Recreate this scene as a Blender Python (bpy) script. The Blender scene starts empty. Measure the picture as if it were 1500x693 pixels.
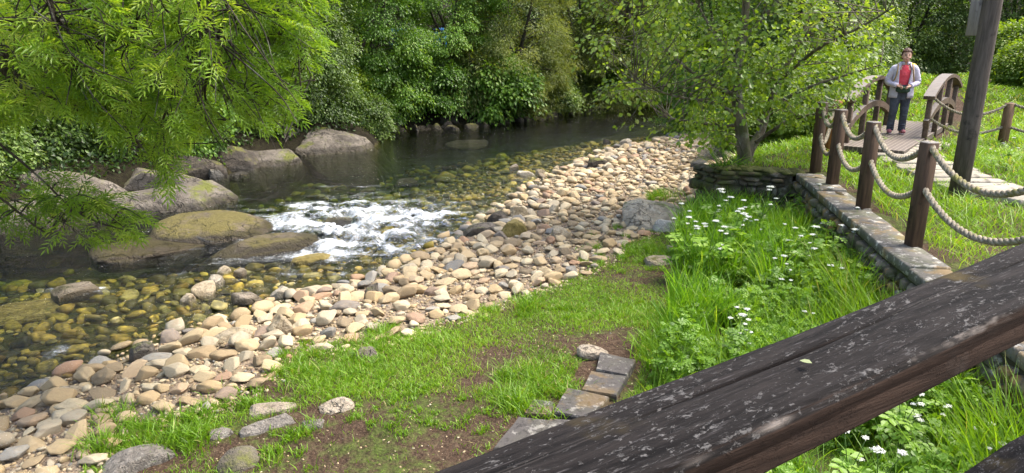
import bpy, bmesh, math, random
import numpy as np
from mathutils import Vector, Matrix
R = math.radians
rng = np.random.default_rng(11)
random.seed(11)
SC = bpy.context.scene
COL = SC.collection

# ------------------------------------------------------------------ camera
F, PITCH, CZ = 1040.0, R(16.2), 2.05
cP, sP = math.cos(PITCH), math.sin(PITCH)
cam = bpy.data.cameras.new('camera'); camo = bpy.data.objects.new('camera', cam); COL.objects.link(camo)
cam.sensor_width = 36.0; cam.lens = 36.0 * F / 1500.0; cam.clip_start = 0.05; cam.clip_end = 900.0
camo.location = (0, 0, CZ); camo.rotation_euler = (R(90) - PITCH, 0, 0)
SC.camera = camo

def ray(px, py):
    x = (px - 750.0) / F; v = (346.5 - py) / F
    return np.array([x, cP + v * sP, -sP + v * cP])
def at_z(px, py, z):
    r = ray(px, py); t = (z - CZ) / r[2]; return np.array([r[0] * t, r[1] * t, z])
def at_y(px, py, y):
    r = ray(px, py); t = y / r[1]; return np.array([r[0] * t, y, CZ + r[2] * t])

# ------------------------------------------------------------------ numpy noise
def _hash(ix, iy, iz):
    h = (ix * 374761393 + iy * 668265263 + iz * 2147483647 + 974711) & 0xffffffff
    h = ((h ^ (h >> 13)) * 1274126177) & 0xffffffff
    return ((h ^ (h >> 16)) & 0xffff) / 32767.5 - 1.0
def vnoise(P):
    P = np.asarray(P, float); i = np.floor(P).astype(np.int64); f = P - i
    f = f * f * (3 - 2 * f); o = 0
    for dx in (0, 1):
        wx = f[..., 0] if dx else 1 - f[..., 0]
        for dy in (0, 1):
            wy = f[..., 1] if dy else 1 - f[..., 1]
            for dz in (0, 1):
                wz = f[..., 2] if dz else 1 - f[..., 2]
                o = o + wx * wy * wz * _hash(i[..., 0] + dx, i[..., 1] + dy, i[..., 2] + dz)
    return o
def fbm(P, octs=4, gain=0.5):
    P = np.asarray(P, float); a, s, o = 1.0, 1.0, 0
    for k in range(octs):
        o = o + a * vnoise(P * s + 17.3 * k); a *= gain; s *= 2.03
    return o
def fbm2(X, Y, sc, octs=4, seed=0.0):
    return fbm(np.stack([X * sc + seed, Y * sc - seed, np.full_like(X, seed * 0.7)], -1), octs)
def sstep(a, b, x):
    t = np.clip((x - a) / (b - a), 0, 1); return t * t * (3 - 2 * t)

# ------------------------------------------------------------------ mesh builder
class MB:
    """collects vertices / faces / a per-vertex random value and links them as ONE mesh object"""
    def __init__(s): s.V = []; s.F = []; s.A = []; s.n = 0
    def add(s, V, Fs, rnd=0.5):
        V = np.asarray(V, float)
        for f in (Fs if isinstance(Fs, list) else [Fs]):
            f = np.asarray(f, np.int64)
            if f.size: s.F.append(f + s.n)
        s.V.append(V); s.A.append(np.broadcast_to(np.asarray(rnd, float), (len(V),)).copy()); s.n += len(V)
    def mesh(s, name, mat=None, smooth=True, attrs=None):
        me = bpy.data.meshes.new(name)
        V = np.concatenate(s.V); me.vertices.add(len(V)); me.vertices.foreach_set('co', V.ravel())
        tot = sum(f.size for f in s.F); npoly = sum(len(f) for f in s.F)
        me.loops.add(tot); me.polygons.add(npoly)
        me.loops.foreach_set('vertex_index', np.concatenate([f.ravel() for f in s.F]))
        ls = np.concatenate([np.full(len(f), f.shape[1]) for f in s.F]); st = np.concatenate([[0], np.cumsum(ls)[:-1]])
        me.polygons.foreach_set('loop_start', st.astype(np.int32))
        try: me.polygons.foreach_set('loop_total', ls.astype(np.int32))
        except Exception: pass
        me.polygons.foreach_set('use_smooth', np.full(npoly, smooth))
        a = me.attributes.new('rnd', 'FLOAT', 'POINT'); a.data.foreach_set('value', np.concatenate(s.A).astype(np.float32))
        for k, v in (attrs or {}).items():
            a = me.attributes.new(k, 'FLOAT', 'POINT'); a.data.foreach_set('value', np.asarray(v, np.float32))
        me.update(calc_edges=True); me.validate()
        if mat: me.materials.append(mat)
        return me
    def build(s, name, mat=None, parent=None, smooth=True, attrs=None):
        return link(name, s.mesh(name, mat, smooth, attrs), parent)
def link(name, data, parent=None):
    o = bpy.data.objects.new(name, data); COL.objects.link(o)
    if parent: o.parent = parent
    return o
def tag(o, label=None, cat=None, group=None, kind=None):
    for k, v in (('label', label), ('category', cat), ('group', group), ('kind', kind)):
        if v: o[k] = v
    return o
def thing(name, label, cat, loc=(0, 0, 0), rz=0.0, group=None):
    o = link(name, None); o.location = [float(c) for c in loc]; o.rotation_euler = (0, 0, rz); o.empty_display_size = 0.1
    return tag(o, label, cat, group)
def copy_tree(o, parent=None):
    kids = [c for c in COL.objects if c.parent == o]
    c = o.copy(); COL.objects.link(c)
    if parent: c.parent = parent
    for k in kids: copy_tree(k, c)
    return c

def tube(mb, pts, rad, n=6, rnd=0.5, cap=True):
    pts = np.asarray(pts, float); m = len(pts); rad = np.broadcast_to(np.asarray(rad, float), (m,))
    T = np.gradient(pts, axis=0); T /= np.linalg.norm(T, axis=1)[:, None] + 1e-9
    up = np.array([0.31, 0.17, 0.93]);
    if abs(T[0] @ up) > 0.9: up = np.array([1.0, 0.1, 0.05])
    U = np.cross(T, up); U /= np.linalg.norm(U, axis=1)[:, None] + 1e-9; W = np.cross(T, U)
    a = np.linspace(0, 2 * np.pi, n, endpoint=False)
    V = pts[:, None] + rad[:, None, None] * (np.cos(a)[None, :, None] * U[:, None] + np.sin(a)[None, :, None] * W[:, None])
    i = np.arange(m - 1)[:, None] * n; j = np.arange(n)[None]; j2 = (j + 1) % n
    q = np.stack([i + j, i + j2, i + n + j2, i + n + j], -1).reshape(-1, 4)
    fs = [q]
    if cap: fs += [np.arange(n)[::-1][None], (np.arange(n) + (m - 1) * n)[None]]
    mb.add(V.reshape(-1, 3), fs, rnd)
def spline(ctrl, n=24):
    c = np.asarray(ctrl, float); c = np.vstack([2 * c[0] - c[1], c, 2 * c[-1] - c[-2]]); out = []
    segs = len(c) - 3; ts = np.linspace(0, segs, n)
    for t in ts:
        k = min(int(t), segs - 1); u = t - k; p0, p1, p2, p3 = c[k:k + 4]
        out.append(0.5 * ((2 * p1) + (-p0 + p2) * u + (2 * p0 - 5 * p1 + 4 * p2 - p3) * u * u + (-p0 + 3 * p1 - 3 * p2 + p3) * u ** 3))
    return np.array(out)
def frame_box(mb, c, ax, half, rnd=0.5, bevel=0.0):
    """box with its own axes; bevelled edges when bevel > 0"""
    c = np.asarray(c, float); ax = np.asarray(ax, float); hx, hy, hz = half
    if bevel <= 0:
        S = np.array([[x, y, z] for z in (-1, 1) for x, y in ((-1, -1), (1, -1), (1, 1), (-1, 1))], float) * half
        mb.add(c + S @ ax, np.array([[3, 2, 1, 0], [4, 5, 6, 7], [0, 1, 5, 4], [1, 2, 6, 5], [2, 3, 7, 6], [3, 0, 4, 7]]), rnd); return
    b = min(bevel, 0.9 * min(half)); V = []; ids = {}
    for sx in (-1, 1):
        for sy in (-1, 1):
            for sz in (-1, 1):
                for k in range(3):
                    p = np.array([sx * (hx - b), sy * (hy - b), sz * (hz - b)]); p[k] += (sx, sy, sz)[k] * b
                    ids[(sx, sy, sz, k)] = len(V); V.append(p)
    fs4, fs3 = [], []
    def face(k, s):
        o = [i for i in range(3) if i != k]; r = []
        for a, bb in ((-1, -1), (1, -1), (1, 1), (-1, 1)):
            t = [0, 0, 0]; t[k] = s; t[o[0]] = a; t[o[1]] = bb; r.append(ids[(t[0], t[1], t[2], k)])
        return r
    for k in range(3):
        for s in (-1, 1): fs4.append(face(k, s))
    for k in range(3):
        i, j = [q for q in range(3) if q != k]
        for a in (-1, 1):
            for bb in (-1, 1):
                r = []
                for s, kk in ((-1, i), (1, i), (1, j), (-1, j)):
                    t = [0, 0, 0]; t[k] = s; t[i] = a; t[j] = bb; r.append(ids[(t[0], t[1], t[2], kk)])
                fs4.append(r)
    for sx in (-1, 1):
        for sy in (-1, 1):
            for sz in (-1, 1): fs3.append([ids[(sx, sy, sz, k)] for k in range(3)])
    V = np.array(V)
    def orient(f):
        p = V[f]; nrm = np.cross(p[1] - p[0], p[2] - p[0]); return f if nrm @ p.mean(0) > 0 else f[::-1]
    mb.add(c + V @ ax, [np.array([orient(f) for f in fs4]), np.array([orient(f) for f in fs3])], rnd)
def axes(d, up=(0, 0, 1)):
    d = np.asarray(d, float); d = d / np.linalg.norm(d); s = np.cross(up, d); s = s / np.linalg.norm(s); return np.array([d, s, np.cross(d, s)])

# ------------------------------------------------------------------ materials
class NT:
    def __init__(s, name):
        s.m = bpy.data.materials.new(name); s.m.use_nodes = True; s.t = s.m.node_tree; s.t.nodes.clear()
        s.out = s.n('ShaderNodeOutputMaterial')
    def n(s, typ, **kw):
        nd = s.t.nodes.new(typ)
        for k, v in kw.items(): setattr(nd, k, v)
        return nd
    def l(s, a, b): s.t.links.new(a, b)
    def setin(s, nd, k, v):
        if v is None: return
        if hasattr(v, 'is_linked') or isinstance(v, bpy.types.NodeSocket): s.l(v, nd.inputs[k])
        else: nd.inputs[k].default_value = v
    def math(s, op, a, b=None, c=None, clamp=False):
        nd = s.n('ShaderNodeMath', operation=op, use_clamp=clamp)
        s.setin(nd, 0, a); s.setin(nd, 1, b); s.setin(nd, 2, c); return nd.outputs[0]
    def noise(s, scale, detail=4, rough=0.55, vec=None, dist=0.0, dims='3D'):
        nd = s.n('ShaderNodeTexNoise', noise_dimensions=dims); nd.inputs['Scale'].default_value = scale; nd.inputs['Detail'].default_value = detail
        nd.inputs['Roughness'].default_value = rough; nd.inputs['Distortion'].default_value = dist
        if vec is not None: s.l(vec, nd.inputs['Vector'])
        return nd.outputs['Fac']
    def vor(s, scale, vec=None, feature='F1', out='Distance'):
        nd = s.n('ShaderNodeTexVoronoi', feature=feature); nd.inputs['Scale'].default_value = scale
        if vec is not None: s.l(vec, nd.inputs['Vector'])
        return nd.outputs[out]
    def ramp(s, fac, stops, interp='LINEAR'):
        nd = s.n('ShaderNodeValToRGB'); cr = nd.color_ramp; cr.interpolation = interp
        while len(cr.elements) < len(stops): cr.elements.new(0.5)
        for e, (p, c) in zip(cr.elements, stops):
            e.position = p; e.color = (*c, 1) if len(c) == 3 else c
        s.setin(nd, 'Fac', fac); return nd.outputs['Color']
    def val(s, fac, a, b):
        nd = s.n('ShaderNodeMapRange', interpolation_type='SMOOTHSTEP'); s.setin(nd, 0, fac); nd.inputs[1].default_value = a; nd.inputs[2].default_value = b; return nd.outputs[0]
    def mix(s, fac, a, b, blend='MIX'):
        nd = s.n('ShaderNodeMix', data_type='RGBA', blend_type=blend)
        s.setin(nd, 0, fac); s.setin(nd, 6, col(a)); s.setin(nd, 7, col(b)); return nd.outputs[2]
    def attr(s, name, typ='GEOMETRY'):
        nd = s.n('ShaderNodeAttribute', attribute_type=typ, attribute_name=name); return nd.outputs['Fac']
    def obj(s): return s.n('ShaderNodeTexCoord').outputs['Object']
    def pos(s): return s.n('ShaderNodeNewGeometry').outputs['Position']
    def nz(s):
        x = s.n('ShaderNodeSeparateXYZ'); s.l(s.n('ShaderNodeNewGeometry').outputs['Normal'], x.inputs[0]); return x.outputs['Z']
    def xyz(s, v):
        x = s.n('ShaderNodeSeparateXYZ'); s.l(v, x.inputs[0]); return x.outputs
    def mapping(s, vec, scale=(1, 1, 1), rot=(0, 0, 0)):
        nd = s.n('ShaderNodeMapping'); nd.inputs['Scale'].default_value = scale; nd.inputs['Rotation'].default_value = rot; s.l(vec, nd.inputs[0]); return nd.outputs[0]
    def bump(s, h, strength=0.5, dist=0.02, nrm=None):
        nd = s.n('ShaderNodeBump'); nd.inputs['Strength'].default_value = strength; nd.inputs['Distance'].default_value = dist; s.l(h, nd.inputs['Height'])
        if nrm is not None: s.l(nrm, nd.inputs['Normal'])
        return nd.outputs[0]
    def pbsdf(s, color, rough=0.8, nrm=None, spec=0.5, **kw):
        nd = s.n('ShaderNodeBsdfPrincipled'); s.setin(nd, 'Base Color', col(color)); s.setin(nd, 'Roughness', rough); nd.inputs['Specular IOR Level'].default_value = spec
        if nrm is not None: s.l(nrm, nd.inputs['Normal'])
        for k, v in kw.items(): s.setin(nd, k, v)
        return nd.outputs[0]
    def done(s, sh): s.l(sh, s.out.inputs['Surface']); return s.m
def col(c): return (*c, 1.0) if isinstance(c, tuple) and len(c) == 3 else c

# ------------------------------------------------------------------ light
w = bpy.data.worlds.new('World'); SC.world = w; w.use_nodes = True
nt = w.node_tree; bg = nt.nodes['Background']; sky = nt.nodes.new('ShaderNodeTexSky'); sky.sky_type = 'NISHITA'; sky.sun_disc = False
SUN_EL, SUN_AZ = R(60), R(75)          # azimuth clockwise from +Y
sky.sun_elevation = SUN_EL; sky.sun_rotation = SUN_AZ; sky.air_density = 1.0; sky.dust_density = 5.0; sky.ozone_density = 0.4
nt.links.new(sky.outputs[0], bg.inputs[0]); bg.inputs[1].default_value = 0.15
sl = bpy.data.lights.new('sun', 'SUN'); sl.energy = 1.75; sl.angle = R(32); sl.color = (1.0, 0.955, 0.88)
so = bpy.data.objects.new('sun', sl); COL.objects.link(so)
sd = Vector((math.sin(SUN_AZ) * math.cos(SUN_EL), math.cos(SUN_AZ) * math.cos(SUN_EL), math.sin(SUN_EL)))
so.rotation_euler = sd.to_track_quat('Z', 'Y').to_euler(); so.location = (0, 0, 30)
vs = SC.view_settings; vs.view_transform = 'Standard'; vs.look = 'None'; vs.gamma = 1.0; vs.exposure = 1.52; vs.use_curve_mapping = False
SC.cycles.max_bounces = 8; SC.cycles.transparent_max_bounces = 12; SC.cycles.diffuse_bounces = 4; SC.cycles.glossy_bounces = 3; SC.cycles.transmission_bounces = 4
SC.cycles.caustics_reflective = False; SC.cycles.caustics_refractive = False; SC.cycles.sample_clamp_indirect = 4.0; SC.cycles.use_denoising = True

# ------------------------------------------------------------------ plan of the place
WZ = -1.30                                                     # water level
sh_r = [(-40, -14), (-18, -2.5), (-11, 1.6), (-7.4, 4.0)] + [tuple(at_z(x, y, WZ)[:2]) for x, y in
        ((-20, 610), (60, 570), (190, 520), (310, 478), (400, 458), (440, 436), (520, 418), (600, 392), (672, 350), (720, 320), (765, 288), (805, 262), (850, 240), (900, 220), (965, 206), (1010, 194), (1060, 182))] + [(12, 28.5), (20, 31), (40, 33)]
sh_l = [(40, 40), (20, 38), (9, 35.5)] + [tuple(at_z(x, y, WZ)[:2]) for x, y in
        ((930, 154), (860, 159), (780, 170), (700, 182), (620, 186), (566, 192), (550, 214), (420, 229), (350, 248), (300, 266), (240, 272), (150, 300), (60, 326), (0, 335))] + [(-14, 9.5), (-22, 5), (-40, -4)]
RIV = np.array(sh_r + sh_l); SHR = np.array(sh_r); SHL = np.array(sh_l)
def seg_dist(X, Y, pl, closed=False):
    d = np.full(X.shape, 1e9); n = len(pl)
    for i in range(n if closed else n - 1):
        a = pl[i]; b = pl[(i + 1) % n]; e = b - a; t = np.clip(((X - a[0]) * e[0] + (Y - a[1]) * e[1]) / (e @ e), 0, 1)
        d = np.minimum(d, np.hypot(X - a[0] - t * e[0], Y - a[1] - t * e[1]))
    return d
def inside(X, Y, pl):
    c = np.zeros(X.shape, bool); n = len(pl)
    for i in range(n):
        x1, y1 = pl[i]; x2, y2 = pl[(i + 1) % n]
        if y1 == y2: continue
        c ^= ((y1 > Y) != (y2 > Y)) & (X < (x2 - x1) * (Y - y1) / (y2 - y1) + x1)
    return c
WALL = np.array([(3.05, 2.2), (3.39, 4.36), (3.66, 6.49), (4.28, 10.45)])       # outer top edge of the retaining wall
RET = np.array([(4.28, 10.45), (3.22, 10.8)])                                # its return towards the beach
TER = np.array([(3.25, -30), (3.25, 2.2), (3.59, 4.36), (3.86, 6.49), (4.42, 10.62), (3.3, 11.05), (3.35, 11.7), (4.1, 13.2), (5.4, 16.5), (7.6, 21.0), (11, 25), (20, 28), (40, 30), (90, 30), (90, -30)])
def terrain(X, Y):
    X = np.asarray(X, float); Y = np.asarray(Y, float)
    dr, dl = seg_dist(X, Y, SHR), seg_dist(X, Y, SHL); ins = inside(X, Y, RIV)
    n1 = fbm2(X, Y, 0.55, 3, 3.1); n2 = fbm2(X, Y, 2.3, 3, 8.2); n3 = fbm2(X, Y, 9.0, 2, 5.5)
    # river bed
    rap = np.exp(-(((X + 2.7) / 2.0) ** 2 + ((Y - 12.3) / 1.9) ** 2))
    bed = WZ - (1 - 0.55 * rap) * np.where(Y < 10.2, np.minimum(0.05 * dr + 0.010 * dr * dr + 0.015, 0.55 + 0.1 * n1), np.minimum(0.055 * dr + 0.028 * dr * dr + 0.015, 0.9 + 0.15 * n1)) * sstep(0, 0.35, dl) - 0.02 * (dl < .3) + 0.035 * n2
    # right bank: beach, then lawn
    zr = WZ + 0.42 * (1 - np.exp(-dr / 2.0)) + 0.022 * np.minimum(dr, 7) + 0.03 * n1 * sstep(0, 2, dr) + 0.02 * n2 + 0.008 * n3
    # left bank: rocky step, then a wooded slope
    zl = WZ + 0.75 * (1 - np.exp(-dl / 0.5)) + 0.10 * dl + 0.012 * dl ** 2 * (dl < 12) + (dl >= 12) * (0.012 * 144 + 0.15 * (dl - 12)) + 0.12 * n1 * sstep(.3, 2, dl) + 0.05 * n2
    zl = np.minimum(zl, 9 + n1)
    # terrace behind the wall
    dT = seg_dist(X, Y, TER, True); it = inside(X, Y, TER); dT = np.where(it, dT, -dT)
    wid = np.where(Y < 10.9, 0.035, 0.035 + sstep(11.0, 13.5, Y) * 1.6)
    wT = sstep(-wid, wid, dT)
    zt = -0.02 + 0.058 * np.maximum(Y - 15, 0) + 0.02 * n2 + 0.012 * n3 + 0.03 * n1 + 0.12 * np.maximum(X - 0.62 * Y - 3.5, 0) * sstep(10, 13, Y)
    zt = np.where(Y > 34, zt + 0.2 * (Y - 34), zt); zt = np.minimum(zt, 9 + n1)
    z = np.where(ins, bed, np.where(dl < dr, zl, zr))
    z = np.where(ins, z, z * (1 - wT) + zt * wT)
    return z
def tz(x, y): return float(terrain(np.array([x]), np.array([y]))[0])
def ground(px, py, zoff=0.0):
    """the point of the ground met by one sight line of the photograph"""
    r = ray(px, py); t = np.concatenate([np.linspace(2.0, 16, 1400), np.linspace(16, 70, 1600)])
    X, Y, Z = r[0] * t, r[1] * t, CZ + r[2] * t
    below = Z - terrain(X, Y) - zoff < 0; k = int(np.argmax(below)) if below.any() else len(t) - 1
    return np.array([X[k], Y[k], Z[k]])
def gpoly(pts): return np.array([ground(*p)[:2] for p in pts])
LAWN = gpoly([(120, 692), (150, 650), (205, 622), (300, 596), (380, 560), (405, 520), (470, 508), (560, 498), (640, 474), (700, 455), (760, 432), (830, 412), (890, 378), (940, 345), (990, 300), (1015, 292)])
LAWN = np.vstack([[(-1.75, 1.5)], LAWN, [(3.75, 11.0), (4.2, 10.4), (3.4, 4), (3.3, 1.5)]])

def lin_axis(a, b, fine, lo, hi):
    c = list(np.arange(a, b + 1e-6, fine)); s = fine; x = a; left = []
    while x > lo: s *= 1.16; x -= s; left.append(x)
    s = fine; x = c[-1]; right = []
    while x < hi: s *= 1.16; x += s; right.append(x)
    return np.array(left[::-1] + c + right)
def grid_mesh(xs, ys):
    X, Y = np.meshgrid(xs, ys); nx, ny = len(xs), len(ys)
    i = (np.arange(ny - 1)[:, None] * nx + np.arange(nx - 1)[None]).ravel()
    return X, Y, np.stack([i, i + 1, i + nx + 1, i + nx], -1)

def grow(x, s, hi):
    o = []
    while x < hi: s *= 1.16; x += s; o.append(x)
    return o
gx = np.array([-q for q in grow(15, .12, 260)][::-1] + list(np.arange(-15, -6.5, .12)) + list(np.arange(-6.5, 4.6, .045)) + list(np.arange(4.6, 15, .11)) + grow(15, .12, 260))
gy = np.array([3.2 - q for q in grow(0, .045, 60)][::-1] + list(np.arange(3.2, 12.5, .045)) + list(np.arange(12.5, 20, .075)) + list(np.arange(20, 38, .14)) + grow(38, .14, 420))
X, Y, Fq = grid_mesh(gx, gy); Z = terrain(X, Y)
dr, dl = seg_dist(X, Y, SHR), seg_dist(X, Y, SHL); insR = inside(X, Y, RIV); inT = inside(X, Y, TER)
inL = inside(X, Y, LAWN); dLn = seg_dist(X, Y, LAWN, True)
soft = sstep(-0.12, 0.12, np.where(inL, dLn, -dLn) + 0.12 * fbm2(X, Y, 3, 3, 1.7))
right = (dr <= dl) & ~insR
pd_ = seg_dist(X, Y, np.array([(10.4, 16.6), (11.6, 19.2), (13.6, 23.0), (16.0, 27.5)]))
grass_m = np.where(inT, 0.9 * sstep(.2, .7, pd_), np.where(right, soft, 0.0))
gravel_m = np.where(inT, 0.0, np.where(right, 1 - soft, 0.0))
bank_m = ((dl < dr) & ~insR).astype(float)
wet_m = np.where(insR, 1.0, np.where(right, 1 - sstep(0.02, 0.25, dr), 1 - sstep(0.3, 1.0, dl)))
m = NT('ground_earth'); P = m.pos()
nA, nB, nC = m.noise(1.6, 5, 0.6, P), m.noise(14, 6, 0.65, P), m.noise(70, 4, 0.6, P)
soil = m.ramp(nB, [(0.3, (0.028, 0.017, 0.011)), (0.52, (0.075, 0.048, 0.032)), (0.75, (0.16, 0.115, 0.08))])
crumbs = m.ramp(m.xyz(m.vor(55, P, out='Color'))[0], [(0.2, (0.06, 0.04, 0.028)), (0.8, (0.22, 0.16, 0.11))]); soil = m.mix(m.val(m.vor(55, P), 0.45, 0.15), soil, m.mix(0.5, crumbs, (0.16, 0.11, 0.075)), 'MIX')
soil = m.mix(0.45, soil, (0.045, 0.029, 0.019))
turf = m.ramp(nB, [(0.3, (0.03, 0.05, 0.010)), (0.6, (0.07, 0.11, 0.018)), (0.8, (0.12, 0.11, 0.05))])
grav = m.mix(m.val(nC, 0.35, 0.65), (0.11, 0.08, 0.055), (0.26, 0.205, 0.15)); vc = m.vor(34, P, out='Color')
grav = m.mix(0.35, grav, m.ramp(m.xyz(vc)[0], [(0.1, (0.12, 0.1, 0.09)), (0.5, (0.36, 0.27, 0.18)), (0.9, (0.5, 0.42, 0.3))]))
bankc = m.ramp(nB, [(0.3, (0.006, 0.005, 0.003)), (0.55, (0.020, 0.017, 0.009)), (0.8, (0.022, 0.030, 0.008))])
gm = m.math('MULTIPLY', m.attr('grass'), m.math('MULTIPLY', m.val(m.math('ADD', nA, m.math('MULTIPLY', nB, 0.5)), 0.68, 0.90), 0.75))
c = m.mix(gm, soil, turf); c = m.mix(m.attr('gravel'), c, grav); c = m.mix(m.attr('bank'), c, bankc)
c = m.mix(m.attr('bed'), c, m.ramp(nB, [(0.3, (0.014, 0.015, 0.004)), (0.55, (0.050, 0.050, 0.010)), (0.8, (0.11, 0.10, 0.02))]))
hgt = m.math('ADD', m.math('MULTIPLY', nC, 0.5), m.math('ADD', nB, m.math('MULTIPLY', m.vor(34, P), -0.6)))
rough = m.math('SUBTRACT', 0.95, m.math('MULTIPLY', m.math('MULTIPLY', m.attr('wet'), m.math('SUBTRACT', 1.0, m.attr('bank'))), 0.4))
MAT_GROUND = m.done(m.pbsdf(c, rough, m.bump(hgt, 0.8, 0.03), 0.15))
mb = MB(); mb.add(np.stack([X, Y, Z], -1).reshape(-1, 3), Fq)
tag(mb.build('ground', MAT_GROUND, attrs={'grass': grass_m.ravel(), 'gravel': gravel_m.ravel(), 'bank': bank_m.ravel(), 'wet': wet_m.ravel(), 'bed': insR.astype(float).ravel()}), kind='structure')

# ------------------------------------------------------------------ water
wx = np.unique(np.round(np.concatenate([lin_axis(-5.6, 0.2, 0.03, -42, 42)]), 4)); wy = lin_axis(8.6, 15.2, 0.03, -14, 44)
X, Y, Fq = grid_mesh(wx, wy)
s1 = fbm2(X, Y, 1.7, 3, 2.2); s2 = fbm2(X * 0.8, Y * 1.5, 5.5, 4, 6.6); s3 = fbm2(X, Y, 17, 2, 9.1)
cx, cy = X + 2.75 + 0.25 * s1, Y - 12.2 + 0.25 * s1
ru = cx * 0.93 + cy * 0.10; rv = cy
rapid = np.exp(-((ru / 1.62) ** 4 + (rv / 1.65) ** 4))
fall = sstep(1.5, -2.2, rv + 0.35 * ru)                                   # surface steps down a little through the rapid
dist = np.hypot(X + 2.7, Y - 12.2)
Zw = WZ + 0.05 - 0.075 * fall * np.exp(-(dist / 5.0) ** 2) - 0.05 * (1 - np.exp(-(dist / 5.0) ** 2))
Zw = Zw + rapid * (0.05 * s1 + 0.085 * np.abs(s2) + 0.022 * s3 + 0.045 * np.sin(6.5 * (rv + 0.5 * ru) + 2.5 * s1)) + 0.006 * np.exp(-(dist / 5) ** 2) * s2
Zw = np.where((dist < 9), Zw, WZ)
blend = sstep(6.5, 9, dist); Zw = Zw * (1 - blend) + WZ * blend
streak = fbm2(X * 1.4 + 0.5 * s1, Y * 0.8, 3.2, 4, 12.4)
ws = fbm2(X * 0.75 + 0.4 * s1, Y * 1.9 + 0.3 * s1, 2.6, 4, 21.4)
foam = np.clip(rapid * 0.66 + 0.55 * ws * sstep(0.02, 0.5, rapid) + 0.25 * streak * rapid + 0.25 * s2 * rapid - 0.16 + 0.20 * np.exp(-((ru + .9) ** 2 + (rv + .9) ** 2) / 1.0), 0, 0.95) * sstep(0.01, 0.25, rapid)
foam = np.maximum(foam, 0.42 * np.exp(-((ru / 2.5) ** 2 + ((rv + .2) / 2.5) ** 2)) * np.clip(1.5 * ws + .25 * s2 + .12, 0, 1))
def add_foam(px, py, rx, ry, k=0.7):
    global foam
    p = at_z(px, py, WZ); g = np.exp(-(((X - p[0]) / rx) ** 2 + ((Y - p[1]) / ry) ** 2))
    foam = np.maximum(foam, np.clip(k * g + 0.5 * g * s2 - 0.12, 0, 1))
for a in ((470, 372, .55, .32, 1.2), (560, 345, .7, .35, .9), (285, 350, .55, .10, .8), (262, 330, .14, .2, .7), (110, 425, .45, .12, .55), (75, 520, .12, .16, .5), (140, 420, .22, .08, .5), (890, 183, 1.6, .28, .55), (935, 190, 1.0, .25, .55), (600, 300, .6, .12, .45), (640, 330, .35, .3, .4), (430, 300, .7, .10, .5), (400, 318, .4, .12, .6), (560, 392, .6, .12, .35), (480, 400, .8, .10, .35), (660, 300, .5, .12, .35), (520, 275, .9, .12, .3), (960, 168, 2.0, .3, .4), (700, 262, .3, .1, .3)):
    add_foam(*a)
m = NT('river_water'); P = m.pos()
b1 = m.noise(2.1, 3, 0.5, m.mapping(P, (1, 1.5, 1)), 0.8); b2 = m.noise(9.0, 3, 0.55, m.mapping(P, (1, 1.7, 1)), 0.4); b3 = m.noise(34, 2, 0.5, P)
hg = m.math('ADD', m.math('MULTIPLY', b1, 1.0), m.math('ADD', m.math('MULTIPLY', b2, 0.42), m.math('MULTIPLY', b3, 0.09)))
hg = m.math('MULTIPLY', hg, m.math('ADD', 1.0, m.math('MULTIPLY', m.attr('rough'), 1.5)))
nr = m.bump(hg, 1.0, 0.10)
fr = m.n('ShaderNodeFresnel'); fr.inputs['IOR'].default_value = 1.33; m.l(nr, fr.inputs['Normal'])
gl = m.n('ShaderNodeBsdfGlossy'); gl.inputs['Color'].default_value = (1, 1, 1, 1); gl.inputs['Roughness'].default_value = 0.035; m.l(nr, gl.inputs['Normal'])
tr = m.n('ShaderNodeBsdfTransparent'); tr.inputs['Color'].default_value = (0.93, 0.95, 0.86, 1)
ms = m.n('ShaderNodeMixShader'); m.l(fr.outputs[0], ms.inputs[0]); m.l(tr.outputs[0], ms.inputs[1]); m.l(gl.outputs[0], ms.inputs[2])
fn = m.noise(30, 6, 0.7, m.mapping(P, (0.7, 1.4, 1)), 0.5); fv = m.vor(60, P); fl_ = m.noise(7, 5, 0.65, m.mapping(P, (0.6, 1.8, 1)), 0.8)
ff = m.math('ADD', m.math('MULTIPLY', m.math('SUBTRACT', fn, 0.5), 1.7), m.math('MULTIPLY', m.math('SUBTRACT', fl_, 0.5), 1.3))
fm = m.math('MULTIPLY', m.val(m.math('ADD', m.attr('foam'), m.math('MULTIPLY', ff, m.val(m.attr('foam'), 0.0, 0.12))), 0.08, 1.15), 0.95)
fd = m.pbsdf((0.72, 0.77, 0.80), 0.5, m.bump(m.math('ADD', fn, m.math('MULTIPLY', fv, 0.5)), 0.7, 0.03), 0.4)
ms2 = m.n('ShaderNodeMixShader'); m.l(fm, ms2.inputs[0]); m.l(ms.outputs[0], ms2.inputs[1]); m.l(fd, ms2.inputs[2])
va = m.n('ShaderNodeVolumeAbsorption'); va.inputs['Color'].default_value = (0.50, 0.66, 0.12, 1); va.inputs['Density'].default_value = 0.72
m.l(va.outputs[0], m.out.inputs['Volume']); MAT_WATER = m.done(ms2.outputs[0])
mb = MB(); nx, ny = len(wx), len(wy); top = np.stack([X, Y, Zw], -1).reshape(-1, 3)
per = np.concatenate([np.arange(nx), np.arange(1, ny) * nx + nx - 1, (ny - 1) * nx + np.arange(nx - 2, -1, -1), np.arange(ny - 2, 0, -1) * nx])
low = top[per].copy(); low[:, 2] = -3.2; k = len(per); n0 = len(top); ii = np.arange(k); jj = (ii + 1) % k
side = np.stack([per[jj], per[ii], n0 + ii, n0 + jj], -1)
mb.add(np.vstack([top, low]), [Fq, side, (n0 + ii[::-1])[None]])
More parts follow.
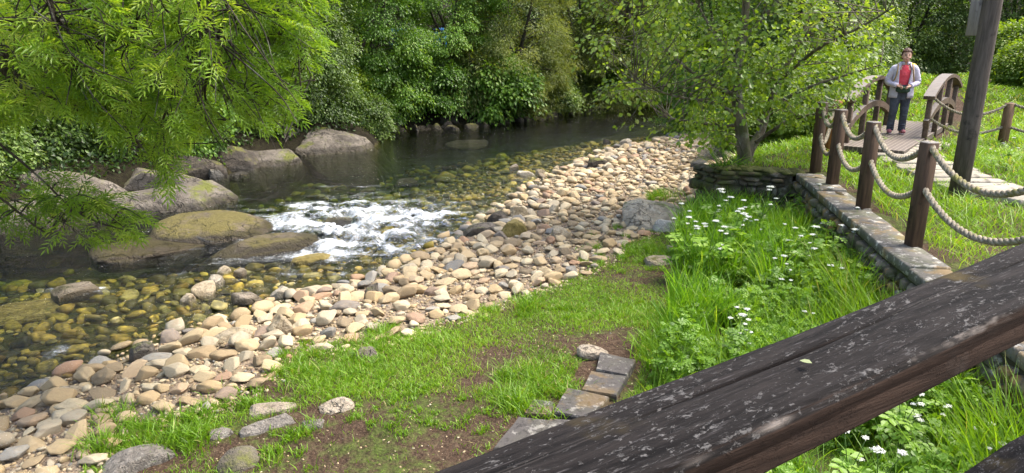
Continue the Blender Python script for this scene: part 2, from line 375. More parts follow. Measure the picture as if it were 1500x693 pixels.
tag(mb.build('river_water', MAT_WATER, attrs={'foam': np.concatenate([foam.ravel(), np.zeros(k)]), 'rough': np.concatenate([np.exp(-(((X + 2.2) / 3.2) ** 2 + ((Y - 11.6) / 3.2) ** 2)).ravel(), np.zeros(k)])}), kind='structure')
# ------------------------------------------------------------------ stones
def ico(sub):
    bm = bmesh.new(); bmesh.ops.create_icosphere(bm, subdivisions=sub, radius=1.0)
    V = np.array([v.co[:] for v in bm.verts]); T = np.array([[v.index for v in f.verts] for f in bm.faces]); bm.free(); return V, T
ICO = {k: ico(k) for k in (1, 2, 3, 4, 5, 6)}
def rock_shape(sub, seed, cuts=5, cutd=(0.62, 0.9), amp=0.16, sc=1.1, fine=0.0, soft=0.04):
    r = np.random.default_rng(seed); V, T = ICO[sub]; V = V.copy()
    V *= (1 + amp * fbm(V * sc + seed * 3.7, 3))[:, None]
    for _ in range(cuts):
        n = r.normal(size=3); n /= np.linalg.norm(n); d = r.uniform(*cutd); h = V @ n; over = np.maximum(h - d, 0)
        V -= np.outer(over - soft * over, n)
    if fine: V *= (1 + fine * fbm(V * 4.2 + seed, 4))[:, None]
    return V, T
def stone_mat(name, kind, src):
    m = NT(name); P = m.obj()
    rv = m.attr('rnd', 'OBJECT' if src == 'OBJECT' else 'GEOMETRY')
    if src == 'OBJECT': P2 = m.n('ShaderNodeVectorMath', operation='ADD'); m.l(P, P2.inputs[0]); cb = m.n('ShaderNodeCombineXYZ'); m.setin(cb, 0, m.math('MULTIPLY', rv, 37.0)); m.l(cb.outputs[0], P2.inputs[1]); P = P2.outputs[0]
    if kind == 'dry':
        base = m.ramp(rv, [(0.0, (0.20, 0.16, 0.115)), (0.12, (0.40, 0.30, 0.185)), (0.28, (0.55, 0.44, 0.29)), (0.42, (0.48, 0.35, 0.20)), (0.55, (0.64, 0.55, 0.40)), (0.68, (0.42, 0.37, 0.30)), (0.80, (0.60, 0.50, 0.36)), (0.88, (0.40, 0.24, 0.155)), (0.94, (0.20, 0.20, 0.205)), (1.0, (0.36, 0.345, 0.33))])
        sat = m.noise(5.0, 4, 0.6, P); base = m.mix(1.0, base, (0.78, 0.775, 0.70), 'MULTIPLY'); base = m.mix(m.val(sat, 0.45, 0.75), base, m.mix(0.55, base, (0.30, 0.22, 0.13)))
        base = m.mix(m.val(m.noise(22, 5, 0.7, P), 0.58, 0.74), base, m.mix(0.5, base, (0.15, 0.11, 0.07))); ro = 0.8
        base = m.mix(m.val(m.noise(90, 2, 0.5, P), 0.62, 0.7), base, m.mix(0.4, base, (0.75, 0.7, 0.6)))
    else:
        base = m.ramp(rv, [(0.0, (0.03, 0.03, 0.010)), (0.2, (0.12, 0.10, 0.022)), (0.42, (0.46, 0.36, 0.05)), (0.6, (0.28, 0.18, 0.03)), (0.75, (0.60, 0.48, 0.10)), (0.9, (0.13, 0.13, 0.035)), (1.0, (0.46, 0.40, 0.16))])
        base = m.mix(1.0, base, (0.78, 0.75, 0.7), 'MULTIPLY'); base = m.mix(m.val(m.noise(6, 4, 0.6, P), 0.42, 0.66), base, m.mix(0.7, base, (0.04, 0.042, 0.010))); ro = 0.6
    h = m.math('ADD', m.noise(9, 5, 0.6, P), m.math('MULTIPLY', m.noise(60, 3, 0.6, P), 0.35))
    return m.done(m.pbsdf(base, ro, m.bump(h, 0.45, 0.02), 0.35))
M_DRY_O, M_DRY, M_BED = stone_mat('cobble_stone', 'dry', 'OBJECT'), stone_mat('shingle_stone', 'dry', 'GEOMETRY'), stone_mat('algae_stone', 'bed', 'GEOMETRY')

def shape_set(sub, n, seed, **kw): return [rock_shape(sub, seed + i, **kw) for i in range(n)]
KW = dict(cuts=8, cutd=(0.45, 0.86), amp=0.20, soft=0.12)
S1, S2, S3 = shape_set(1, 10, 40, **KW), shape_set(2, 12, 80, **KW), shape_set(4, 16, 120, fine=0.02, **KW)
PROTO = []
for V, T in S3:
    mb = MB(); mb.add(V, T); PROTO.append(mb.mesh('cobble', M_DRY_O))
def rot_any(r, tilt):
    yaw = r.uniform(0, 2 * np.pi); tx, ty = r.normal(0, tilt, 2)
    return np.array(Matrix.Rotation(yaw, 3, 'Z') @ Matrix.Rotation(tx, 3, 'X') @ Matrix.Rotation(ty, 3, 'Y'))

# scatter: big ones first, no deep overlaps
r = np.random.default_rng(5)
N = 90000
bx, by = r.uniform(-6.6, 6.5, N), r.uniform(3.4, 25, N)
dR, dL_, iR, iT, iL = seg_dist(bx, by, SHR), seg_dist(bx, by, SHL), inside(bx, by, RIV), inside(bx, by, TER), inside(bx, by, LAWN)
dLw = seg_dist(bx, by, LAWN, True)
sgn = np.where(iR, -dR, dR)
ok = (~iT) & (~iL | (dLw < 0.10)) & (dR < dL_) & (sgn > -0.28) & (sgn < 6.5) & (np.abs(bx) < 0.80 * by + 0.6)
bx, by, sgn = bx[ok], by[ok], sgn[ok]
keep = np.ones(len(bx), bool)
near = np.hypot(bx, by)
size = 0.013 + 0.0225 * r.pareto(1.5, len(bx)).clip(0, 4.2)
size *= np.where(sgn < 1.4, 1.25, 0.95)
size = np.where((fbm2(bx, by, 1.1, 3, 4.4) > 0.22) & (size < .09), size * 0.75, size)
size = np.where(near > 13, np.maximum(size, 0.036), size)
drop = (size < .055) & (r.uniform(0, 1, len(bx)) < np.clip(.25 + .5 * fbm2(bx, by, 1.6, 2, 6.6), 0, .7)); bx, by, sgn, size = bx[~drop], by[~drop], sgn[~drop], size[~drop]
order = np.argsort(-size); cell = {}; acc = []
for i in order:
    s = size[i]; x, y = bx[i], by[i]; g = 0.16; ok = True; R_ = int(math.ceil((s * 1.0 + 0.12) / g)) if s < .12 else 2
    cxi, cyi = int(x // g), int(y // g)
    for a in range(cxi - R_, cxi + R_ + 1):
        for b in range(cyi - R_, cyi + R_ + 1):
            for (xx, yy, ss) in cell.get((a, b), ()):
                if (xx - x) ** 2 + (yy - y) ** 2 < (0.80 * (s + ss)) ** 2: ok = False; break
            if not ok: break
        if not ok: break
    if ok: cell.setdefault((cxi, cyi), []).append((x, y, s)); acc.append(i)
acc = np.array(acc); bx, by, size, sgn = bx[acc], by[acc], size[acc], sgn[acc]
bz = terrain(bx, by)
print('stones', len(bx))
COB = dict(x=bx, y=by, s=size)
def stone_dims(s, r):
    a = r.uniform(0.95, 1.35); return np.array([s * a, s / a * r.uniform(0.85, 1.1), s * r.uniform(0.32, 0.72)])
# ------------------------------------------------------------------ boulders and ledges, each a thing
def boulder_mat(name, c1, c2, c3=None, moss=0.0, mossc=(0.085, 0.085, 0.02), wetz=None, lichen=0.0, rough=0.85, sc=1.0):
    m = NT(name); P = m.pos()
    n1, n2, n3 = m.noise(1.7 * sc, 5, 0.6, P, 0.4), m.noise(9 * sc, 6, 0.65, P), m.noise(48 * sc, 4, 0.6, P)
    c = m.mix(m.val(n1, 0.36, 0.64), c1, c2)
    c = m.mix(m.val(n2, 0.50, 0.72), c, c3 or tuple(0.45 * q for q in c1))
    c = m.mix(m.val(n3, 0.6, 0.75), c, m.mix(0.5, c, tuple(min(1, 1.5 * q) for q in c2)))
    if lichen: c = m.mix(m.math('MULTIPLY', m.val(m.noise(7 * sc, 5, 0.7, P), 0.56, 0.64), lichen), c, (0.62, 0.60, 0.52))
    if moss:
        f = m.math('MULTIPLY', m.val(m.nz(), 0.45, 0.85), m.val(m.math('ADD', m.noise(2.2, 5, 0.65, P), m.math('MULTIPLY', n2, 0.3)), 0.72 - 0.3 * moss, 0.92 - 0.3 * moss))
        c = m.mix(f, c, m.mix(n3, mossc, tuple(1.7 * q for q in mossc)))
    ro = rough
    if wetz is not None:
        f = m.val(m.math('ADD', m.xyz(P)[2], m.math('MULTIPLY', m.math('SUBTRACT', n2, 0.5), 0.12)), wetz + 0.06, wetz - 0.03)
        c = m.mix(f, c, m.mix(1.0, c, (0.36, 0.34, 0.28), 'MULTIPLY')); ro = m.math('SUBTRACT', rough, m.math('MULTIPLY', f, 0.5))
    ck = m.n('ShaderNodeTexVoronoi', feature='DISTANCE_TO_EDGE'); ck.inputs['Scale'].default_value = 1.5 * sc; wv_ = m.n('ShaderNodeVectorMath', operation='ADD'); nv_ = m.n('ShaderNodeTexNoise'); nv_.inputs['Scale'].default_value = 2.5 * sc; nv_.inputs['Detail'].default_value = 5; m.l(P, nv_.inputs[0]); m.l(P, wv_.inputs[0]); m.l(nv_.outputs['Color'], wv_.inputs[1]); m.l(m.mapping(wv_.outputs[0], (1, 1, 2.2)), ck.inputs['Vector'])
    cr_ = m.math('MULTIPLY', m.val(ck.outputs['Distance'], 0.03, 0.0), m.val(n1, 0.4, 0.6)); c = m.mix(m.math('MULTIPLY', cr_, 0.8), c, m.mix(1.0, c, (0.25, 0.23, 0.2), 'MULTIPLY'))
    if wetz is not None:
        c = m.mix(m.val(m.xyz(P)[2], WZ + .01, WZ - .10), c, m.mix(1.0, c, (0.16, 0.15, 0.06), 'MULTIPLY'))  # below the waterline the dimming by the water is painted into the rock colour
    h = m.math('ADD', m.math('MULTIPLY', n1, 1.2), m.math('ADD', m.math('MULTIPLY', n2, 1.3), m.math('ADD', m.math('MULTIPLY', n3, 0.6), m.math('MULTIPLY', cr_, -1.0))))
    return m.done(m.pbsdf(c, ro, m.bump(h, 0.9, 0.06), 0.4))
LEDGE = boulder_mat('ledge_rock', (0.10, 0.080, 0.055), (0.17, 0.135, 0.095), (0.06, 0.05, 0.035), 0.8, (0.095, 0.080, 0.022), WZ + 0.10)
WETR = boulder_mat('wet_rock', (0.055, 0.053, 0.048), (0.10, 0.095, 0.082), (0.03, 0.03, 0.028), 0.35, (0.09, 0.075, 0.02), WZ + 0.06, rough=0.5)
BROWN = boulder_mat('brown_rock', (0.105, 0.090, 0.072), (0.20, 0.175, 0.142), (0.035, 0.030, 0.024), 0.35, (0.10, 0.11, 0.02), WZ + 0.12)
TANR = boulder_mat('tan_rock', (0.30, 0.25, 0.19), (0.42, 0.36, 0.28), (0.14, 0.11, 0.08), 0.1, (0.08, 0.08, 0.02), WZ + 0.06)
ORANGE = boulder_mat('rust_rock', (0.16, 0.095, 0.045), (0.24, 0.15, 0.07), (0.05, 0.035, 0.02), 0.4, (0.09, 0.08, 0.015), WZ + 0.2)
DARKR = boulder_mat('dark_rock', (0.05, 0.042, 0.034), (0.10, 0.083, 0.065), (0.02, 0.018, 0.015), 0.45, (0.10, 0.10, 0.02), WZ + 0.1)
GREYR = boulder_mat('grey_rock', (0.33, 0.285, 0.215), (0.46, 0.41, 0.32), (0.19, 0.16, 0.115), 0.15, (0.10, 0.11, 0.03), None, 0.35)
PALER = boulder_mat('pale_rock', (0.48, 0.45, 0.40), (0.60, 0.57, 0.51), (0.28, 0.26, 0.22), 0.0, lichen=0.3)
CREAM = boulder_mat('cream_rock', (0.42, 0.34, 0.22), (0.56, 0.47, 0.33), (0.22, 0.16, 0.09), 0.0, sc=2.0)
SLABG = boulder_mat('slab_rock', (0.20, 0.18, 0.155), (0.34, 0.31, 0.27), (0.09, 0.078, 0.065), 0.0, lichen=0.25, sc=2.2)
YELL = boulder_mat('algae_rock', (0.22, 0.17, 0.045), (0.36, 0.29, 0.10), (0.09, 0.075, 0.02), 0.0, sc=1.6)
BOULD = []
def boulder(label, cx, py_base, wpx, h, dep, mat, z=None, seed=1, rz=0.0, cuts=11, sink=0.35, amp=0.2, tilt=(0, 0), name='boulder', cutd=(0.5, 0.85), group=None, fine=0.045, sub=5, e=0.72):
    """base line pixel -> a place on the ground; wpx wide there, h high above the ground, dep metres front to back"""
    p = at_z(cx, py_base, z) if z is not None else ground(cx, py_base)
    dpt = p[1] * cP + (CZ - p[2]) * sP; wd = wpx / F * dpt
    d = np.array([p[0], p[1]]); d /= np.linalg.norm(d); c = np.array([p[0] + d[0] * dep * 0.42, p[1] + d[1] * dep * 0.42])
    zb = p[2] - sink * h; H = h * (1 + sink)
    V, T = rock_shape(sub, seed, cuts, cutd, amp, 1.0, fine, 0.05)
    V = V / np.abs(V).max(0); V = np.sign(V) * np.abs(V) ** e; V = V * np.array([wd / 2, dep / 2, H]) ; V[:, 2] = np.where(V[:, 2] < -0.25 * H, -0.25 * H, V[:, 2])
    M = np.array(Matrix.Rotation(rz - math.atan2(d[0], d[1]), 3, 'Z') @ Matrix.Rotation(tilt[0], 3, 'X') @ Matrix.Rotation(tilt[1], 3, 'Y'))
    V = V @ M.T; mb = MB(); mb.add(V, T); o = mb.build(name, mat); o.location = (c[0], c[1], zb)
    BOULD.append((c[0], c[1], wd * 0.5, dep * 0.5)); return tag(o, label, 'rock', group)
B = boulder
B('low mossy ledge rock at the water beside the leafy hanging branches', 226, 374, 175, 0.10, 1.3, LEDGE, WZ, 3, 0.1, sink=1.2, amp=.12)
B('flat dark wet ledge rock with an olive moss top just left of the white rapids', 316, 352, 185, 0.25, 1.9, LEDGE, WZ, 8, -0.15, sink=.7, amp=.12)
B('smooth grey wet slab sloping down to the white rapids', 330, 352, 140, 0.20, 1.0, WETR, WZ, 14, 0.1, sink=.8, amp=.1)
B('long low wet rock awash in front of the ledge, nearest the white water', 385, 373, 185, 0.14, 1.1, LEDGE, WZ, 21, 0.05, sink=1.0, amp=.1)
for i, (x, y, wv, h, d, mt) in enumerate(((30, 338, 200, .5, 1.4, 0), (150, 322, 170, .38, 1.2, 0), (60, 290, 240, 1.0, 2.0, 1), (235, 286, 150, .6, 1.6, 1), (385, 246, 120, .5, 1.6, 1), (265, 268, 150, .7, 1.8, 2), (340, 252, 130, .6, 1.8, 2), (180, 275, 200, 1.1, 2.0, 2))):
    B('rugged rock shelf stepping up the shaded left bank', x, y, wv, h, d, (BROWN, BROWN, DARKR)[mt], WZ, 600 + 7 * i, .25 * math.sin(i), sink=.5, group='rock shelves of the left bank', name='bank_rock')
B('big bare brown bank rock sloping up at the left edge of the view', 85, 312, 270, 0.95, 2.4, BROWN, WZ, 31, 0.1, sink=.5, amp=.16, tilt=(0.05, 0.1), sub=6)
B('tan rock hump behind the mossy ledge under the hanging leaves', 205, 316, 230, 0.40, 1.8, BROWN, WZ, 37, -0.1, sink=.6, amp=.15)
B('pale tan rock shelf above the olive topped ledge', 272, 306, 190, 0.40, 1.6, BROWN, WZ, 44, 0.0, sink=.6, amp=.15)
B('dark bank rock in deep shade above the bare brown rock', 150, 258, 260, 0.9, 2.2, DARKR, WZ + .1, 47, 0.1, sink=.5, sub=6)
B('small pointed grey rock standing in still water by the left bank', 316, 265, 42, 0.52, 0.6, WETR, WZ, 52, 0.2, cuts=9, sink=.5, cutd=(.4, .7))
B('little flat rock awash beside the pointed grey rock', 348, 259, 36, 0.10, 0.4, WETR, WZ, 58, 0.0, sink=.9)
B('rust coloured rock face low on the shaded left bank', 330, 236, 140, 0.75, 1.6, ORANGE, WZ, 61, 0.1, sink=.5)
B('long low brown boulder with a green moss patch jutting into the pool', 486, 228, 215, 0.70, 2.6, BROWN, WZ, 75, 0.10, sink=.6, amp=.22, sub=6, tilt=(0.08, 0.24), e=.85)
B('sloping brown slab at the downstream end of the mossy boulder', 430, 226, 90, 0.85, 2.2, BROWN, WZ, 83, 0.1, sink=.5)
B('yellow rock under the lip of the white water', 462, 382, 72, 0.07, 0.5, YELL, WZ, 88, 0.0, sink=1.2, amp=.1)
B('dark wet rock breaking the surface in the middle of the rapids', 500, 330, 58, 0.10, 0.5, WETR, WZ, 91, 0.0, sink=.9)
B('small dark rock in the white water towards the gravel bar', 612, 318, 36, 0.09, 0.4, WETR, WZ, 95, 0.0, sink=.9)
B('low dark rock barely breaking the smooth water above the rapids', 595, 268, 44, 0.08, 0.6, WETR, WZ, 99, 0.0, sink=1.0)
B('long flat rock just under the surface of the upper pool', 690, 214, 80, 0.06, 1.8, BROWN, WZ - .09, 104, 0.0, sink=1.2)
B('broad grey boulder half sunk at the top of the lawn beside the gravel', 962, 334, 125, 0.30, 1.35, GREYR, None, 112, 0.25, sink=.5, amp=.12)
B('whitish rounded boulder in front of the broad grey boulder', 980, 340, 58, 0.22, 0.5, PALER, None, 119, 0.0, sink=.5, amp=.12)
B('grey flat slab on the upper gravel near the leaning tree', 1030, 242, 46, 0.14, 0.8, WETR, None, 123, 0.0, sink=.6)
B('tan sloping slab above the grey flat slab on the upper gravel', 1045, 226, 50, 0.24, 1.0, CREAM, None, 127, 0.2, sink=.5)
B('dark blackish rock at the water edge beside the rapids', 730, 328, 34, 0.24, 0.45, DARKR, None, 133, 0.0, sink=.4)
B('flat brown rock shelf at the water edge below the blackish rock', 704, 344, 66, 0.16, 0.5, BROWN, None, 139, 0.1, sink=.4)
B('big rounded tan boulder just above the blackish rock', 760, 322, 36, 0.26, 0.45, CREAM, None, 143, 0.0, sink=.35)
B('olive stained angular boulder among the cobbles by the rapids', 748, 348, 50, 0.22, 0.5, YELL, None, 147, 0.3, sink=.35)
B('pinkish tan blocky boulder in the middle of the gravel bar', 822, 352, 36, 0.17, 0.4, CREAM, None, 151, 0.0, sink=.35)
B('brown rounded boulder sitting in the shallows at the lower left', 209, 530, 40, 0.17, 0.24, BROWN, None, 157, 0.0, sink=.35, cuts=3)
B('angular cream boulder standing on edge near the lawn corner', 411, 492, 46, 0.20, 0.22, CREAM, None, 163, 0.4, sink=.3, cuts=9, tilt=(0.1, -0.4))
B('long flat cream stone at the water edge left of the angular boulder', 345, 500, 70, 0.10, 0.28, CREAM, None, 167, 0.1, sink=.35, cuts=9)
B('upright brown pyramid shaped stone on the gravel', 545, 441, 26, 0.19, 0.2, BROWN, None, 172, 0.0, sink=.3, cuts=10, cutd=(.35, .6))
B('wide pale flat stone at the lower left water edge', 88, 590, 70, 0.07, 0.30, CREAM, None, 178, 0.0, sink=.35, cuts=8)
B('long weathered grey slab lying at the bottom left edge of the grass', 205, 692, 150, 0.11, 0.34, SLABG, None, 183, 0.12, sink=.45, amp=.16)
B('dark brown flat slab bedded in the soil right of the long grey slab', 352, 690, 84, 0.07, 0.30, BROWN, None, 189, 0.35, sink=.5)
B('flat grey stone set in the soil between grass tufts', 396, 634, 88, 0.06, 0.26, SLABG, None, 193, 0.1, sink=.5, cuts=9)
B('pale flat stone bedded at the edge of the grass behind the flat grey stone', 398, 607, 74, 0.05, 0.2, TANR, None, 197, 0.0, sink=.5, cuts=9)
B('rounded pinkish stone bedded in the lawn beside bare soil', 492, 606, 58, 0.07, 0.22, TANR, None, 203, 0.0, sink=.5, cuts=4)
B('small dark grey stone next to the rounded pinkish stone', 462, 630, 40, 0.06, 0.16, SLABG, None, 207, 0.0, sink=.5)
B('small grey stone half hidden in grass right of the long grey slab', 320, 645, 44, 0.06, 0.15, SLABG, None, 211, 0.0, sink=.5)
B('brown stone at the corner where gravel meets the lawn', 536, 528, 40, 0.09, 0.2, BROWN, None, 213, 0.0, sink=.4)
B('pale stone bedded in worn turf below the whitish boulder', 965, 390, 46, 0.08, 0.35, TANR, None, 217, 0.0, sink=.5)
B('small flat tan stone in worn turf at the top of the lawn', 990, 368, 34, 0.06, 0.3, TANR, None, 219, 0.0, sink=.5)
B('grey rock standing in the shallows far up the gravel bar', 915, 217, 26, 0.26, 0.5, GREYR, WZ, 223, 0.0, sink=.5)
B('small brown rock alone in the upper pool', 889, 210, 14, 0.16, 0.3, BROWN, WZ, 227, 0.0, sink=.5)
B('dark purple brown rock at the tip of the upper gravel bar', 876, 246, 32, 0.22, 0.5, DARKR, None, 229, 0.0, sink=.4)
B('cream rock at the water edge of the upper gravel bar', 895, 232, 26, 0.2, 0.5, CREAM, None, 233, 0.0, sink=.4)
for i, (x, y, wv) in enumerate(((770, 258, 30), (792, 254, 20), (752, 246, 16), (838, 244, 16), (815, 247, 12), (800, 266, 18), (655, 330, 14), (328, 398, 18), (352, 404, 18), (316, 416, 22), (300, 432, 40), (362, 445, 44), (410, 436, 30), (275, 442, 18))):
    B('wet stone poking out of the shallow water along the gravel bar', x, y, wv, 0.05 + 0.0016 * wv, 0.012 * wv, (GREYR, CREAM, TANR)[i % 3], WZ, 300 + i, 0.3 * i, sink=.7, name='shallows_stone', group='stones poking out of the shallows', sub=4)
B('pale rock just awash in the yellow shallows at the left', 110, 432, 74, 0.07, 0.5, TANR, WZ, 331, 0.0, sink=1.1)
B('broad algae covered rock under the left shallows', 50, 465, 120, 0.02, 0.9, YELL, WZ - .10, 337, 0.0, sink=2.5)
# dark rubble at the foot of the far bank
i = 0
for row, (dy, h0, w0) in enumerate(((2.5, .22, 20), (-2.0, .45, 30), (-7.0, .75, 44))):
    x = 562 + 5 * row
    while x < 900:
        yb = np.interp(x, (560, 620, 700, 780, 860, 900), (193, 188, 184, 174, 162, 158)); i += 1; wv = w0 * (.9 + .4 * math.sin(2.7 * i))
        B('dark rubble stone at the foot of the overgrown far bank', x, yb + dy + 1.2 * math.sin(3.3 * i), wv, .75 * h0 * (1 + .45 * math.sin(5 * i)), 0.5 + .5 * h0, DARKR, WZ, 400 + i, 0.9 * i, sink=.6, cuts=8, cutd=(.5, .85), e=1.0, name='rubble_stone', group='dark rubble along the far bank', sub=4); x += wv * (.62 + .2 * math.sin(7.1 * i))
B('small pale triangular stone on the dark far bank rubble', 671, 181, 14, 0.5, 0.5, TANR, WZ, 480, 0.0, sink=.4)

# ------------------------------------------------------------------ cobbles: the 300 that show largest are things, the rest one mass
def free(x, y, s):
    for (X_, Y_, a, b) in BOULD:
        if ((x - X_) / (a * 0.85)) ** 2 + ((y - Y_) / (b * 0.85)) ** 2 < 1: return False
    return True
fr_ = np.array([free(x, y, s) for x, y, s in zip(bx, by, size)]); bx, by, size, bz, sgn = bx[fr_], by[fr_], size[fr_], bz[fr_], sgn[fr_]
dpt = by * cP + (CZ - bz) * sP; upx = 750 + F * bx / dpt; upy = 346.5 - F * (by * sP + (bz - CZ) * cP) / dpt
vis = (upx > 0) & (upx < 1060) & (upy < 693) & (upy > 200) & (sgn > -0.05)
scr = np.where(vis, size / dpt, 0); big = set(np.argsort(-scr)[:300].tolist())
LAB = [(0.2, 'brownish tan river cobble among the dry stones of the gravel bar'), (0.5, 'buff river cobble among the dry stones of the gravel bar'), (0.62, 'cream river cobble among the dry stones of the gravel bar'), (0.72, 'greyish tan river cobble among the dry stones of the gravel bar'), (0.845, 'pale buff river cobble among the dry stones of the gravel bar'), (0.91, 'reddish brown river cobble among the dry stones of the gravel bar'), (1.01, 'grey river cobble among the dry stones of the gravel bar')]
r = np.random.default_rng(21); peb = MB()
for k in range(len(bx)):
    s = size[k]; dm = stone_dims(s, r); q = r.uniform(0, 1); Rm = rot_any(r, 0.18); zc = bz[k] + dm[2] * r.uniform(0.35, 0.75)
    if k in big:
        o = link('cobble', PROTO[r.integers(len(PROTO))]); M = Matrix(Rm.tolist()).to_4x4() @ Matrix.Diagonal((*dm, 1)); M.translation = (bx[k], by[k], zc); o.matrix_world = M
        o['rnd'] = float(q); tag(o, next(t for a, t in LAB if q < a), 'cobble', 'cobbles on the gravel bar')
    else:
        V, T = (S2[r.integers(12)] if scr[k] * 700 > 4 or s > .06 else S1[r.integers(10)]); peb.add((V * dm) @ Rm.T + (bx[k], by[k], zc), T, q)
# fine shingle between the cobbles
N = 48000; fx, fy = r.uniform(-5.2, 5.5, N), 3.6 + 16 * r.uniform(0, 1, N) ** 1.7
iT, iL, dRr, iR = inside(fx, fy, TER), inside(fx, fy, LAWN), seg_dist(fx, fy, SHR), inside(fx, fy, RIV); dLw = seg_dist(fx, fy, LAWN, True); dLf = seg_dist(fx, fy, SHL)
ok = ~iT & (~iL | (dLw < .25)) & ~iR & (dRr < dLf) & (dRr < 6) & (np.abs(fx) < 0.78 * fy + .5); fx, fy = fx[ok], fy[ok]; fz = terrain(fx, fy)
for x, y, z in zip(fx, fy, fz):
    s = r.uniform(0.008, 0.030); V, T = S1[r.integers(10)]; dm = stone_dims(s, r); peb.add((V * dm) @ rot_any(r, .3).T + (x, y, z + dm[2] * .4), T, r.uniform(0, 1))
# loose grit on the bare soil of the lawn
N = 1500; fx, fy = r.uniform(-3, 3, N), r.uniform(3.6, 7, N); iL = inside(fx, fy, LAWN) & ~inside(fx, fy, TER); fx, fy = fx[iL], fy[iL]; fz = terrain(fx, fy)
for x, y, z in zip(fx, fy, fz):
    s = r.uniform(0.004, 0.013); V, T = S1[r.integers(10)]; dm = stone_dims(s, r); peb.add((V * dm) @ rot_any(r, .3).T + (x, y, z + dm[2] * .3), T, r.uniform(0, 1))
tag(peb.build('pebbles', M_DRY), 'dry pebbles and shingle covering the gravel bar', 'pebbles', kind='stuff')
# stones on the river bed
N = 34000; bx2, by2 = r.uniform(-10, 6.5, N), 4.5 + 19 * r.uniform(0, 1, N) ** 1.3
iR = inside(bx2, by2, RIV); d2 = seg_dist(bx2, by2, SHR); ok = iR & (d2 > 0.1) & (d2 < 7) & (r.uniform(0, 1, N) < np.where((d2 > 3) & (by2 > 10), .3, 1) * np.where((by2 > 10.2) & (d2 > 1.2), .35, 1)) & (np.abs(bx2) < 0.80 * by2 + 0.6); bx2, by2, d2 = bx2[ok], by2[ok], d2[ok]
s2 = 0.035 + 0.04 * r.pareto(2.2, len(bx2)).clip(0, 2.6); s2 = np.where(by2 > 13, np.maximum(s2, .07), s2) * np.where((d2 > 3.2) & (by2 > 10), 1.8, 1); order = np.argsort(-s2); cell = {}; bed = MB()
for i in order:
    s = s2[i]; x, y = bx2[i], by2[i]; g = 0.2; a0, b0 = int(x // g), int(y // g); good = True
    for a in range(a0 - 1, a0 + 2):
        for b in range(b0 - 1, b0 + 2):
            for (xx, yy, ss) in cell.get((a, b), ()):
                if (xx - x) ** 2 + (yy - y) ** 2 < (0.72 * (s + ss)) ** 2: good = False
    if not good: continue
    cell.setdefault((a0, b0), []).append((x, y, s)); V, T = S2[r.integers(12)]; dm = stone_dims(s, r); z = tz(x, y)
    zc = min(z + dm[2] * 0.5, WZ - dm[2] * 0.8 - 0.01) if r.uniform() > 0.03 else z + dm[2] * .5
    bed.add((V * dm) @ rot_any(r, .12).T + (x, y, zc), T, r.uniform(0, 1))
tag(bed.build('riverbed_pebbles', M_BED), 'yellow olive algae covered stones under the clear shallow water', 'pebbles', kind='stuff')
# ------------------------------------------------------------------ leaves
def leaf_mat(name, stops, trans=0.45, tcol=(1.35, 1.25, 0.35), rough=0.42, spec=0.45):
    m = NT(name); rv = m.attr('rnd'); c = m.ramp(rv, stops)
    c = m.mix(m.math('MULTIPLY', m.noise(0.7, 2, 0.5, m.pos()), 0.5), c, m.mix(1.0, c, (0.72, 0.8, 0.75), 'MULTIPLY'))
    p = m.pbsdf(c, rough, None, spec)
    t = m.n('ShaderNodeBsdfTranslucent'); m.l(m.mix(1.0, c, tcol, 'MULTIPLY'), t.inputs['Color'])
    ms = m.n('ShaderNodeMixShader'); ms.inputs[0].default_value = trans; m.l(p, ms.inputs[1]); m.l(t.outputs[0], ms.inputs[2]); return m.done(ms.outputs[0])
G = lambda *a: [(p, c) for p, c in a]
L_ASH = leaf_mat('ash_leaf', G((0, (0.06, 0.13, 0.012)), (.35, (0.15, 0.28, 0.025)), (.7, (0.26, 0.41, 0.045)), (1, (0.42, 0.52, 0.12))), 0.55, rough=.35)
L_ALD = leaf_mat('alder_leaf', G((0, (0.06, 0.12, 0.015)), (.4, (0.17, 0.28, 0.032)), (.75, (0.26, 0.39, 0.06)), (1, (0.40, 0.50, 0.16))), 0.5, rough=.38)
L_MAP = leaf_mat('maple_leaf', G((0, (0.035, 0.085, 0.010)), (.4, (0.10, 0.21, 0.024)), (.75, (0.17, 0.33, 0.040)), (1, (0.28, 0.42, 0.07))), 0.45)
L_WIL = leaf_mat('willow_leaf', G((0, (0.06, 0.09, 0.018)), (.4, (0.15, 0.20, 0.04)), (.75, (0.23, 0.28, 0.07)), (1, (0.36, 0.40, 0.15))), 0.45)
L_DRK = leaf_mat('evergreen_leaf', G((0, (0.03, 0.06, 0.012)), (.45, (0.09, 0.16, 0.025)), (.8, (0.16, 0.26, 0.042)), (1, (0.26, 0.35, 0.09))), 0.3)
L_BRT = leaf_mat('bright_leaf', G((0, (0.06, 0.12, 0.012)), (.4, (0.15, 0.25, 0.022)), (.75, (0.23, 0.35, 0.035)), (1, (0.34, 0.44, 0.08))), 0.45)
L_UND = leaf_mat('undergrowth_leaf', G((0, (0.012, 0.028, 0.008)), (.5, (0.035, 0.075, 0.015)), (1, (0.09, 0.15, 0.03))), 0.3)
L_GRS = leaf_mat('grass_blade', G((0, (0.08, 0.16, 0.010)), (.35, (0.16, 0.31, 0.018)), (.7, (0.24, 0.42, 0.028)), (.93, (0.32, 0.48, 0.05)), (1, (0.42, 0.38, 0.16))), 0.45, rough=.45)
L_TAL = leaf_mat('tall_grass_blade', G((0, (0.06, 0.14, 0.010)), (.4, (0.13, 0.29, 0.020)), (.8, (0.20, 0.40, 0.032)), (1, (0.32, 0.47, 0.07))), 0.5, rough=.4)
L_HRB = leaf_mat('herb_leaf', G((0, (0.06, 0.14, 0.012)), (.4, (0.14, 0.28, 0.022)), (.8, (0.23, 0.40, 0.04)), (1, (0.33, 0.47, 0.07))), 0.45)
